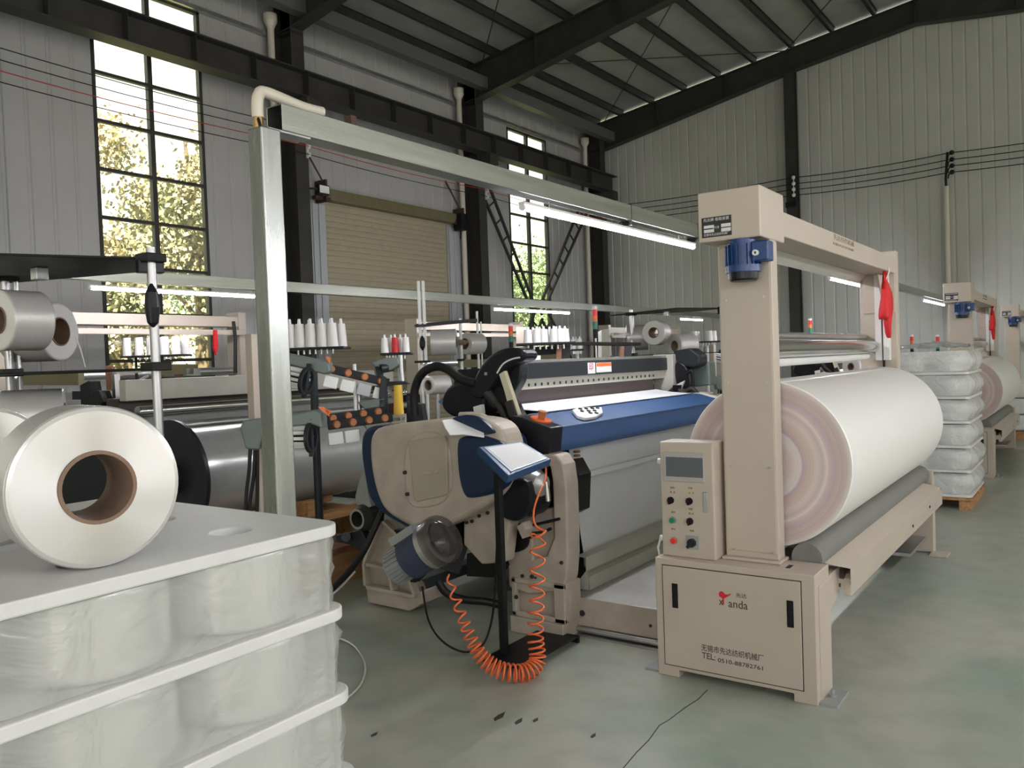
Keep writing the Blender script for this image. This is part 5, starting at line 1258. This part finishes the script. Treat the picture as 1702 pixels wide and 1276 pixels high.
# yellow cone and small frame behind the cover
def cone(c, h, r0, r1, m, label, group, tip=True, col='cone'):
    t = thing('thread_cone', c, label, 'thread cone', group)
    MB().lathe(c, (0, 0, 1), [(0, 0.0), (0, r0), (h, r1), (h, 0.0)], 20).build('thread', m, t)
    if tip: MB().lathe(V(c)+V((0, 0, h)), (0, 0, 1), [(0, r1*0.42), (h*0.22, r1*0.30), (h*0.22, 0)], 10).build('cone_tip', white, t)
    return t
yc_ = on(663, 689, 5.3); cone(yc_, 0.19, 0.034, 0.026, yellow, 'yellow thread cone standing behind the cream loom cover', None, tip=False)
t = thing('cone_stand', on(662, 700, 5.3), 'small pale frame under the yellow cone', 'stand')
zz = at(650, 706, 'X', 3.75).z; g_ = MB()
for px in (650, 673): g_.bar(on(px, 690, 5.28), on(px, 712, 5.28), 0.015, 0.015)
g_.bar(on(648, 692, 5.28), on(675, 690, 5.28), 0.02, 0.02).bar(on(650, 702, 5.28), on(673, 700, 5.28), 0.015, 0.015)
g_.build('stand_frame', cream2, t)
tag(MB().prism([on(x, y, 5.5) for x, y in ((642, 672), (660, 668), (660, 688), (644, 690))], FW*0.10).build('dark_red_box', mat('maroon_paint', (0.06, 0.012, 0.012), 0.5)), 'dark red box left of the yellow cone', 'box')
tag(MB().prism([on(x, y, 5.4) for x, y in ((676, 668), (700, 672), (706, 706), (680, 710))], FW*0.25).build('black_drive_box', blackp), 'black box at the foot of the black hose', 'box')
tag(MB().prism([on(x, y, 5.5) for x, y in ((728, 668), (735, 661), (750, 665), (746, 679))], FW*0.05).build('blue_box', bluebar), 'small blue box under the black gearbox', 'box')

# cone trays
def tray_cones(pxs, ytop, ybase, dist, r0, r1, m_list, tray_px, label_tray, labels, grp, depth=0.16, tip=True, dpx=0):
    z = on((pxs[0]+pxs[-1])/2, ybase, dist).z
    x0, x1 = tray_px
    a, c = on(x0, ybase, dist), on(x1, ybase, dist); a.z = c.z = z
    D = (c-a).normalized(); N = V((0, 0, 1)).cross(D).normalized()
    if N.dot(FW) < 0: N = -N
    t = thing('cone_tray', (a+c)/2, label_tray, 'tray', 'trays of thread cones')
    MB().prism([a-N*0.06, c-N*0.06, c+N*(depth+0.06), a+N*(depth+0.06)], (0, 0, -0.018)).build('tray_top', black, t, 0.004)
    gl = MB()
    for k in range(7):
        q = a+(c-a)*(0.2+0.1*k)-N*0.03; gl.cyl(q+V((0, 0, -0.05)), q+V((0, 0, -0.018)), 0.008, seg=8)
    gl.build('thread_guides', steel, t)
    h = on(pxs[0], ytop, dist).z-on(pxs[0], ybase, dist).z
    for k, px in enumerate(pxs):
        d2 = dist+ (0.0 if k % 2 == 0 else depth)
        p = on(px, ybase, dist); p.z = z+0.001; p = V((p.x, p.y, z+0.001))+N*(0 if k % 2 == 0 else depth*0.8)
        cone(p, h, r0, r1, m_list[k], labels[k], grp, tip)
    return t
ORDW = ['leftmost', 'second', 'third', 'fourth', 'fifth', 'sixth', 'seventh', 'eighth', 'ninth', 'rightmost']
tr1 = tray_cones([483, 491, 499, 508, 517, 527, 536, 545, 553, 562], 538, 577, 6.0, 0.042, 0.031, [cone_w]*10, (478, 574), 'black tray of tall white cones right of the aluminium post',
    [w_+' tall white cone on the tray right of the aluminium post' for w_ in ORDW], 'tall cones by the aluminium post')
sp_ = on(520, 600, 6.05); zz = on(520, 580, 6.05).z
MB().cyl((sp_.x, sp_.y, 0), (sp_.x, sp_.y, zz-0.02), 0.03, seg=12).build('tray_post', charcoal, tr1)
tr2 = tray_cones([640, 648, 657, 664, 675], 561, 586, 6.3, 0.030, 0.023, [cone_w, cone_w, cone_r, cone_w, cone_w], (634, 683), 'small black tray with white cones and one red cone',
    ['leftmost white cone on the tray with the red cone', 'white cone directly left of the red cone', 'red thread cone on the small black tray', 'white cone directly right of the red cone', 'rightmost white cone on the tray with the red cone'], 'cones by the red cone', depth=0.10)
sp_ = on(664, 600, 6.4); MB().cyl((sp_.x, sp_.y, 0), (sp_.x, sp_.y, on(660, 587, 6.4).z-0.018), 0.016, seg=10).build('tray_post', steel, tr2)
tr3 = tray_cones([878, 887, 893, 898, 904, 915, 921, 926, 931, 941], 547, 569, 6.1, 0.034, 0.027, [cone_w]*10, (858, 956), 'black tray of short white cones above the black reed beam',
    [w_+' short white cone on the tray above the reed beam' for w_ in ORDW], 'short cones above the reed beam', depth=0.12)
blk = MB().prism([on(x, y, 6.1) for x, y in ((925, 576), (934, 575), (933, 605), (924, 606))], FW*0.05).build('terracotta_block', tanknob, tr3, 0.004)
MB().prism([on(x, y, 6.16) for x, y in ((934, 574), (948, 573), (947, 604), (932, 606))], FW*0.10).build('dark_support', charcoal, tr3)
MB().prism([on(x, y, 6.3) for x, y in ((868, 576), (878, 575), (884, 606), (876, 607))], FW*0.05).build('dark_support', woodd, tr3)
MB().prism([on(x, y, 6.3) for x, y in ((862, 577), (925, 575), (925, 588), (866, 592))], FW*0.05).build('guide_rail', steeld, tr3)
t = thing('black_shelf', on(1000, 570, 6.9), 'long black shelf bar on terracotta block above the reed beam stickers', 'shelf')
MB().bar(on(960, 571, 6.7), on(1056, 572, 7.1), 0.14, 0.025).build('shelf_plate', black, t)
MB().prism([on(x, y, 6.9) for x, y in ((1031, 576), (1038, 575), (1037, 600), (1029, 600))], FW*0.05).build('terracotta_block', tanknob, t, 0.004)
MB().prism([on(x, y, 6.95) for x, y in ((1038, 575), (1052, 574), (1048, 600), (1037, 600))], FW*0.10).build('dark_support', charcoal, t)
tr4 = tray_cones([953, 959, 964], 563, 580, 8.5, 0.03, 0.022, [cone_w]*3, (948, 970), 'small tray of three cones behind the short white cones', ['left cone of three behind the short white cones', 'middle cone of three behind the short white cones', 'right cone of three behind the short white cones'], 'three small cones', depth=0.1)
sp_ = on(960, 590, 8.6); MB().cyl((sp_.x, sp_.y, 0), (sp_.x, sp_.y, on(960, 582, 8.6).z-0.02), 0.016, seg=10).build('tray_post', steel, tr4)
tr5 = tray_cones([212, 222, 232, 242, 254, 264, 275, 285, 293, 300], 560, 590, 8.0, 0.042, 0.034, [cone_w]*10, (204, 306), 'black tray of white cones in front of the big window',
    [w_+' white cone on the tray in front of the big window' for w_ in ORDW], 'cones before the big window', depth=0.15, tip=False)
sp_ = on(226, 600, 8.03); MB().cyl((sp_.x, sp_.y, 0), (sp_.x, sp_.y, on(226, 590, 8.03).z-0.02), 0.014, seg=10).build('tray_post', black, tr5)
tr6 = tray_cones([1153, 1160, 1178, 1188], 550, 567, 10.2, 0.052, 0.044, [cone_w]*4, (1148, 1197), 'black tray of wide white cones left of the winder column',
    ['leftmost wide white cone left of the winder column', 'second wide white cone left of the winder column', 'third wide white cone left of the winder column', 'rightmost wide white cone left of the winder column'], 'wide cones by the winder column', depth=0.12, tip=False)
sp_ = on(1176, 590, 10.3); MB().cyl((sp_.x, sp_.y, 0), (sp_.x, sp_.y, on(1176, 570, 10.3).z-0.03), 0.016, seg=10).build('tray_post', white, tr6)

# ================================================================== big warp beam lying behind the nearest loom
t = thing('warp_beam', (4.5, 5.6, 0.3), 'big silver warp beam with black flange lying behind the aluminium post', 'warp beam')
xa, xb = at(318, 780, 'Y', 5.4).x, at(600, 780, 'Y', 5.4).x
MB().cyl((xa, 5.6, 0.735), (xb, 5.6, 0.735), 0.355, seg=72).build('wound_warp', silver, t)
MB().lathe((xa, 5.6, 0.735), (-1, 0, 0), [(0, 0.05), (0, 0.43), (0.03, 0.43), (0.03, 0.30), (0.02, 0.12), (0.10, 0.12), (0.10, 0)], 56).build('flange', charcoal, t)
MB().lathe((xb, 5.6, 0.735), (1, 0, 0), [(0, 0.05), (0, 0.36), (0.02, 0.36), (0.02, 0)], 56).build('flange', steel, t)
t = thing('timber_cradle', (4.6, 5.6, 0), 'pine cradle carrying the big silver warp beam', 'pallet')
MB().box(xa+0.15, xb+0.1, 5.16, 5.30, 0.26, 0.32).build('rail', wood, t, 0.004)
MB().box(xa+0.15, xb+0.1, 5.90, 6.04, 0.26, 0.32).build('rail', wood, t, 0.004)
for x in (xa+0.35, (xa+xb)/2, xb-0.15):
    MB().box(x, x+0.16, 5.14, 6.06, 0.0, 0.26).build('bearer', wood, t, 0.004)
    MB().box(x, x+0.16, 5.14, 5.28, 0.32, 0.44).build('chock', wood, t, 0.004); MB().box(x, x+0.16, 5.92, 6.06, 0.32, 0.44).build('chock', wood, t, 0.004)

# ================================================================== rear row of looms, their winders and lamps
rl_ = thing('rapier_loom', (4.9, 6.8, 0), 'rear loom behind the silver warp beam, in front of the big window', 'loom', 'rear row of looms')
x0, x1 = 3.55, 6.6
MB().box(x0, x1, 6.30, 6.40, 1.30, 1.47).build('top_beam', trough, rl_, 0.006)
MB().box(x0, x1, 6.42, 6.60, 0.7, 1.32).build('heald_frames', mat('brown_black_paint', (0.045, 0.035, 0.03), 0.5), rl_)
MB().cyl((x0, 6.15, 1.215), (x1, 6.15, 1.215), 0.045, seg=18).build('warp_roller', chrome, rl_)
MB().cyl((x0, 6.12, 1.08), (x1, 6.12, 1.08), 0.035, seg=18).build('lower_roller', steel, rl_)
MB().prism([V((x0, 6.18, 1.20)), V((x0, 6.30, 0.62)), V((x0, 6.31, 0.62)), V((x0, 6.19, 1.20))], (x1-x0, 0, 0)).build('warp_sheet', silver, rl_)
for x in (x0-0.22, x1): MB().box(x, x+0.22, 6.1, 7.6, 0, 1.2).build('side_frame', charcoal, rl_, 0.03)
MB().box(x0, x1, 7.3, 7.6, 0.95, 1.15).build('breast_beam', bluebar, rl_, 0.01)
for px in (295, 180):
    MB().prism([on(x, y, 7.35) for x, y in ((px-6, 608), (px+7, 608), (px+4, 648), (px-3, 648))], FW*0.05).build('terracotta_block', tanknob, rl_, 0.003)
for d in ('box',):
    mb = MB().prism([on(x, y, 7.4) for x, y in ((222, 640), (229, 634), (233, 690), (213, 690), (206, 668))], FW*0.04)
    mb.build('dark_lever', black, rl_)
MB().bar(on(192, 622, 7.3), on(196, 688, 7.3), 0.05, 0.05).build('steel_leg', steel, rl_)
MB().bar(on(190, 622, 7.3), on(250, 612, 7.6), 0.06, 0.04).build('steel_arm', trough, rl_)
MB().bar(on(200, 650, 7.3), on(246, 624, 7.5), 0.02, 0.02).build('steel_stay', steel, rl_)
MB().prism([on(x, y, 7.1) for x, y in ((132, 640), (148, 632), (152, 655), (164, 648), (172, 668), (160, 682), (134, 678))], FW*0.2).build('dark_drive', black, rl_, 0.01)
for x0_, x1_, y0_, y1_, m_ in ((30, 130, 618, 640, olive), (84, 120, 652, 664, greyp), (120, 140, 650, 664, charcoal), (262, 322, 605, 622, olive), (310, 326, 612, 624, greyp), (282, 312, 674, 686, tanknob)):
    MB().prism([on(x0_, y0_, 7.3), on(x1_, y0_, 7.3), on(x1_, y1_, 7.3), on(x0_, y1_, 7.3)], FW*0.1).build('fitting', m_, rl_)
rl2 = dup(rl_, 6.15, 'rear loom behind the black reed beam, mostly hidden')
def rear_winder(xp0, xp1, label):
    Y = 8.2
    xa, xb = at(xp0, 560, 'Y', Y).x, at(xp1, 560, 'Y', Y).x
    t = thing('cloth_winder', ((xa+xb)/2, Y, 0), label, 'winder', 'rear row of winders')
    for x in (xa, xb): MB().box(x-0.05, x+0.05, Y, Y+0.24, 0.5, 2.20).build('post', cream, t, 0.005); 
    MB().box(xa-0.15, xa+0.15, Y-0.35, Y+0.5, 0, 0.56).build('base_cabinet', cream, t, 0.01); MB().box(xb-0.08, xb+0.08, Y-0.35, Y+0.5, 0, 0.56).build('end_frame', cream, t, 0.01)
    MB().box(xa, xb, Y+0.02, Y+0.22, 2.03, 2.15).build('cross_beam', cream, t, 0.005)
    MB().box(xa, xb, Y-0.06, Y-0.02, 1.93, 1.99).build('lower_rail', cream, t, 0.005)
    MB().cyl((xa, Y+0.1, 1.52), (xb, Y+0.1, 1.52), 0.045, seg=16).build('guide_roller', steel, t)
    return t
rw = rear_winder(4, 404, 'rear cream winder frame in front of the big window')
rear_winder(697, 868, 'rear cream winder frame behind the rear creel')
rear_winder(1014, 1130, 'rear cream winder frame behind the hanging grey package')
for px, x2, d in ((867, 880, 12.6),):
    tag(MB().prism([on(x, y, d) for x, y in ((858, 543), (880, 543), (880, 640), (858, 640))], FW*0.2).build('cream_cabinet', cream), 'pale cabinet behind the left signal lamp', 'cabinet')
tag(MB().prism([on(x, y, 12.0) for x, y in ((1000, 548), (1012, 546), (1014, 640), (1000, 640))], FW*0.5).build('pale_panel', trough), 'pale green grey panel left of the rear winder frame', 'panel')
rg = MB().prism([at(x, y, 'Y', 8.1) for x, y in ((357, 548), (361, 548), (363, 575), (360, 590), (356, 578))], (0, 0.03, 0)).build('red_cloth', redc); tag(rg, 'small red cloth hanging from the rear winder before the big window', 'cloth', 'red cloths hanging on winders')
cl = thing('hanging_strap', at(390, 560, 'Y', 8.1), 'black strap on the rear winder post', 'strap'); MB().tube([at(388, 534, 'Y', 8.12), at(391, 560, 'Y', 8.1), at(391, 620, 'Y', 8.1)], 0.02, 8).build('strap', rubber, cl)
# signal towers
def tower(px, ytop, ybot, dist, label, white_top=True, wd=0.03):
    p0, p1 = on(px, ybot, dist), on(px, ytop, dist); h = p1.z-p0.z; c = V((p0.x, p0.y, p0.z))
    t = thing('signal_lamp', c, label, 'signal lamp', 'loom signal lamps')
    segs = [(0.0, 0.28, black, 'base'), (0.28, 0.52, greenp, 'green_lens'), (0.52, 0.70, orangep, 'amber_lens'), (0.70, 0.90, redp, 'red_lens'), (0.90, 1.0, white, 'cap')]
    for a, b2, m_, n_ in segs: MB().cyl(c+V((0, 0, h*a)), c+V((0, 0, h*b2)), wd, seg=16).build(n_, m_, t)
    MB().cyl((c.x, c.y, 0), c, 0.012, seg=8).build('lamp_pole', steel, t)
    return t
tower(850, 538, 580, 9.6, 'red and green signal lamp left of the short white cones', wd=0.026)
tower(990, 509, 562, 9.0, 'tall signal lamp with white cap above the reed beam', wd=0.028)
tower(1347, 529, 562, 12.0, 'signal lamp seen under the cross beam of the nearest winder', wd=0.026)
tower(1516, 556, 590, 15.0, 'far signal lamp left of the second winder column', wd=0.03)
tower(1559, 556, 590, 15.0, 'far signal lamp touching the second winder column', wd=0.03)

# ================================================================== things behind the roll on the right
def far_stack():
    X0, Y0 = 8.47, 0.97; H0 = 0.12; P = 0.225
    t = thing('pallet', (8.95, 1.4, 0), 'wooden pallet under the wrapped yarn stack behind the nearest winder', 'pallet')
    for y in (1.02, 1.42, 1.82): MB().box(8.49, 9.5, y-0.05, y+0.05, 0.0, 0.09).build('bearer', wood, t, 0.003)
    for k in range(5): MB().box(8.47+0.22*k, 8.60+0.22*k, 0.95, 1.92, 0.09, H0-0.003).build('deck_board', wood, t)
    nm = ['lowest', 'second lowest', 'third from the bottom', 'fourth from the bottom', 'fifth from the bottom', 'topmost']
    for L in range(6):
        z = H0+P*L; rnd = random.Random(40+L)
        o = MB().prism(rrect(X0-0.01, 9.46, Y0-0.01, 1.93, 0.05, z), (0, 0, 0.022)).build('separator_board', board)
        tag(o, nm[L]+' white board of the wrapped stack behind the nearest winder', 'board', 'boards of the wrapped far stack')
        zz = z+0.024; hh = P-0.028
        for j, y in enumerate((1.13, 1.44, 1.75)):
            dup(first, 8.63-PKX[0], ['right', 'middle', 'left'][j]+' front yarn package in the '+nm[L]+' layer of the wrapped far stack', y-PKY[0], zz-(1.14-0.197+0.004))['group'] = 'yarn packages in the wrapped far stack'
        dup(first, 8.95-PKX[0], 'side yarn package in the '+nm[L]+' layer of the wrapped far stack', 1.13-PKY[0], zz-(1.14-0.197+0.004))['group'] = 'yarn packages in the wrapped far stack'
        pts = rrect(X0, 9.44, Y0, 1.92, 0.13, 0); n = len(pts); dense = []
        for i in range(n):
            a, b2 = pts[i], pts[(i+1) % n]; m_ = max(1, int((b2-a).length/0.05))
            for k in range(m_): dense.append(a+(b2-a)*(k/m_))
        n = len(dense); R = 7; vs = []; c0 = V((8.95, 1.45, 0))
        for r_ in range(R):
            w_ = r_/(R-1)
            for k, q in enumerate(dense):
                dr = (q-c0).normalized(); am = 0.030*math.sin(PI*w_)*(0.4+0.6*math.sin(k*0.35+L)**2) + rnd.gauss(0, 0.004)
                if q.y < Y0+0.08: am += 0.045*math.sin(PI*w_)*abs(math.sin(k*0.6+L*1.3))
                vs.append(q+dr*(am-0.015)+V((0, 0, zz+(hh-0.006)*w_)))
        mb = MB(); mb._add(vs, [(r_*n+k, r_*n+(k+1) % n, (r_+1)*n+(k+1) % n, (r_+1)*n+k) for r_ in range(R-1) for k in range(n)], True)
        tag(mb.build('stretch_film', mist), 'milky film round the '+nm[L]+' layer of the stack behind the nearest winder', 'film', 'film on the wrapped far stack')
    zt = H0+P*6; rnd = random.Random(9); mb = MB(); N = 14
    vs = [V((8.56+0.8*i/N, 1.0+0.85*j/N, zt+0.012+0.035*rnd.random()+0.05*math.exp(-((i-5)**2+(j-5)**2)/18))) for i in range(N+1) for j in range(N+1)]
    mb._add(vs, [(i*(N+1)+j, i*(N+1)+j+1, (i+1)*(N+1)+j+1, (i+1)*(N+1)+j) for i in range(N) for j in range(N)], True)
    tag(mb.build('crumpled_film', mist), 'crumpled film on top of the wrapped far stack', 'film')
far_stack()
w1 = pegpack(1546, 622, 9.15, 118, 0.19, 0.44, 'white yarn package left of the wrapped stack, beside the far post', ri=0.05)
w1['group'] = 'loose packages on the right'
t = thing('package_table', (w1.location.x, w1.location.y, 0), 'dark table carrying the white package left of the wrapped stack', 'table')
cz = w1.location
MB().box(cz.x-0.45, cz.x+0.12, cz.y-0.05, cz.y+0.55, cz.z-0.20, cz.z-0.172).build('table_top', charcoal, t, 0.004)
for dx_, dy_ in ((-0.42, -0.02), (0.09, -0.02), (-0.42, 0.52), (0.09, 0.52)): MB().box(cz.x+dx_-0.02, cz.x+dx_+0.02, cz.y+dy_-0.02, cz.y+dy_+0.02, 0, cz.z-0.2).build('leg', charcoal, t)
w2 = pegpack(1442, 608, 7.3, 150, 0.10, 0.2, 'small white package seen between the winder bars and the roll', ri=0.035); w2['group'] = 'loose packages on the right'
stand_under(pe_.location+V((0.109, -0.015, -0.107)), 'pole stand of the white package inside the black hose arc')
stand_under(w2.location+V((-0.087, 0.05, -0.122)), 'pole stand of the small white package behind the roll')
# far pallet at the right edge
t = thing('pallet', (15.6, 1.25, 0), 'far wooden pallet of white goods at the right edge of the photo', 'pallet')
MB().box(15.1, 16.1, 0.75, 1.75, 0.0, 0.13).build('deck', wood, t)
o = MB(); 
for k in range(3): 
    tag(MB().box(15.12, 16.05, 0.78, 1.72, 0.135+0.26*k, 0.385+0.26*k).build('white_sack', white, None, 0.05, 3), ['lowest', 'middle', 'topmost'][k]+' white sack on the far pallet at the right edge', 'sack', 'white sacks on the far pallet')
# ================================================================== light
w = bpy.data.worlds.new('sky'); scn.world = w; w.use_nodes = True
nt = w.node_tree; bg = nt.nodes['Background']
sky = nt.nodes.new('ShaderNodeTexSky'); sky.sky_type = 'HOSEK_WILKIE'; sky.turbidity = 8.0; sky.ground_albedo = 0.4
sky.sun_direction = V((-0.45, 0.55, 0.7)).normalized()
mx = nt.nodes.new('ShaderNodeMix'); mx.data_type = 'RGBA'; mx.inputs[0].default_value = 0.78
mx.inputs[7].default_value = (1.0, 0.965, 0.915, 1)
nt.links.new(sky.outputs[0], mx.inputs[6]); nt.links.new(mx.outputs[2], bg.inputs['Color'])
bg.inputs['Strength'].default_value = 3.0
sun = bpy.data.lights.new('sun', 'SUN'); so = bpy.data.objects.new('sun', sun); COL.objects.link(so)
sun.energy = 34.0; sun.angle = 0.02; sun.color = (1.0, 0.92, 0.75)
so.rotation_euler = V((0.35, 0.55, -0.75)).to_track_quat('-Z', 'Y').to_euler()   # afternoon sun over the yard side
scn.view_settings.view_transform = 'Standard'; scn.view_settings.look = 'None'
scn.view_settings.gamma = 1.0; scn.view_settings.use_curve_mapping = False
scn.view_settings.exposure = 0.2
scn.cycles.max_bounces = 8; scn.cycles.diffuse_bounces = 5; scn.cycles.transparent_max_bounces = 24
scn.cycles.caustics_reflective = False; scn.cycles.caustics_refractive = False
scn.cycles.sample_clamp_indirect = 6.0
scn.cycles.use_denoising = True
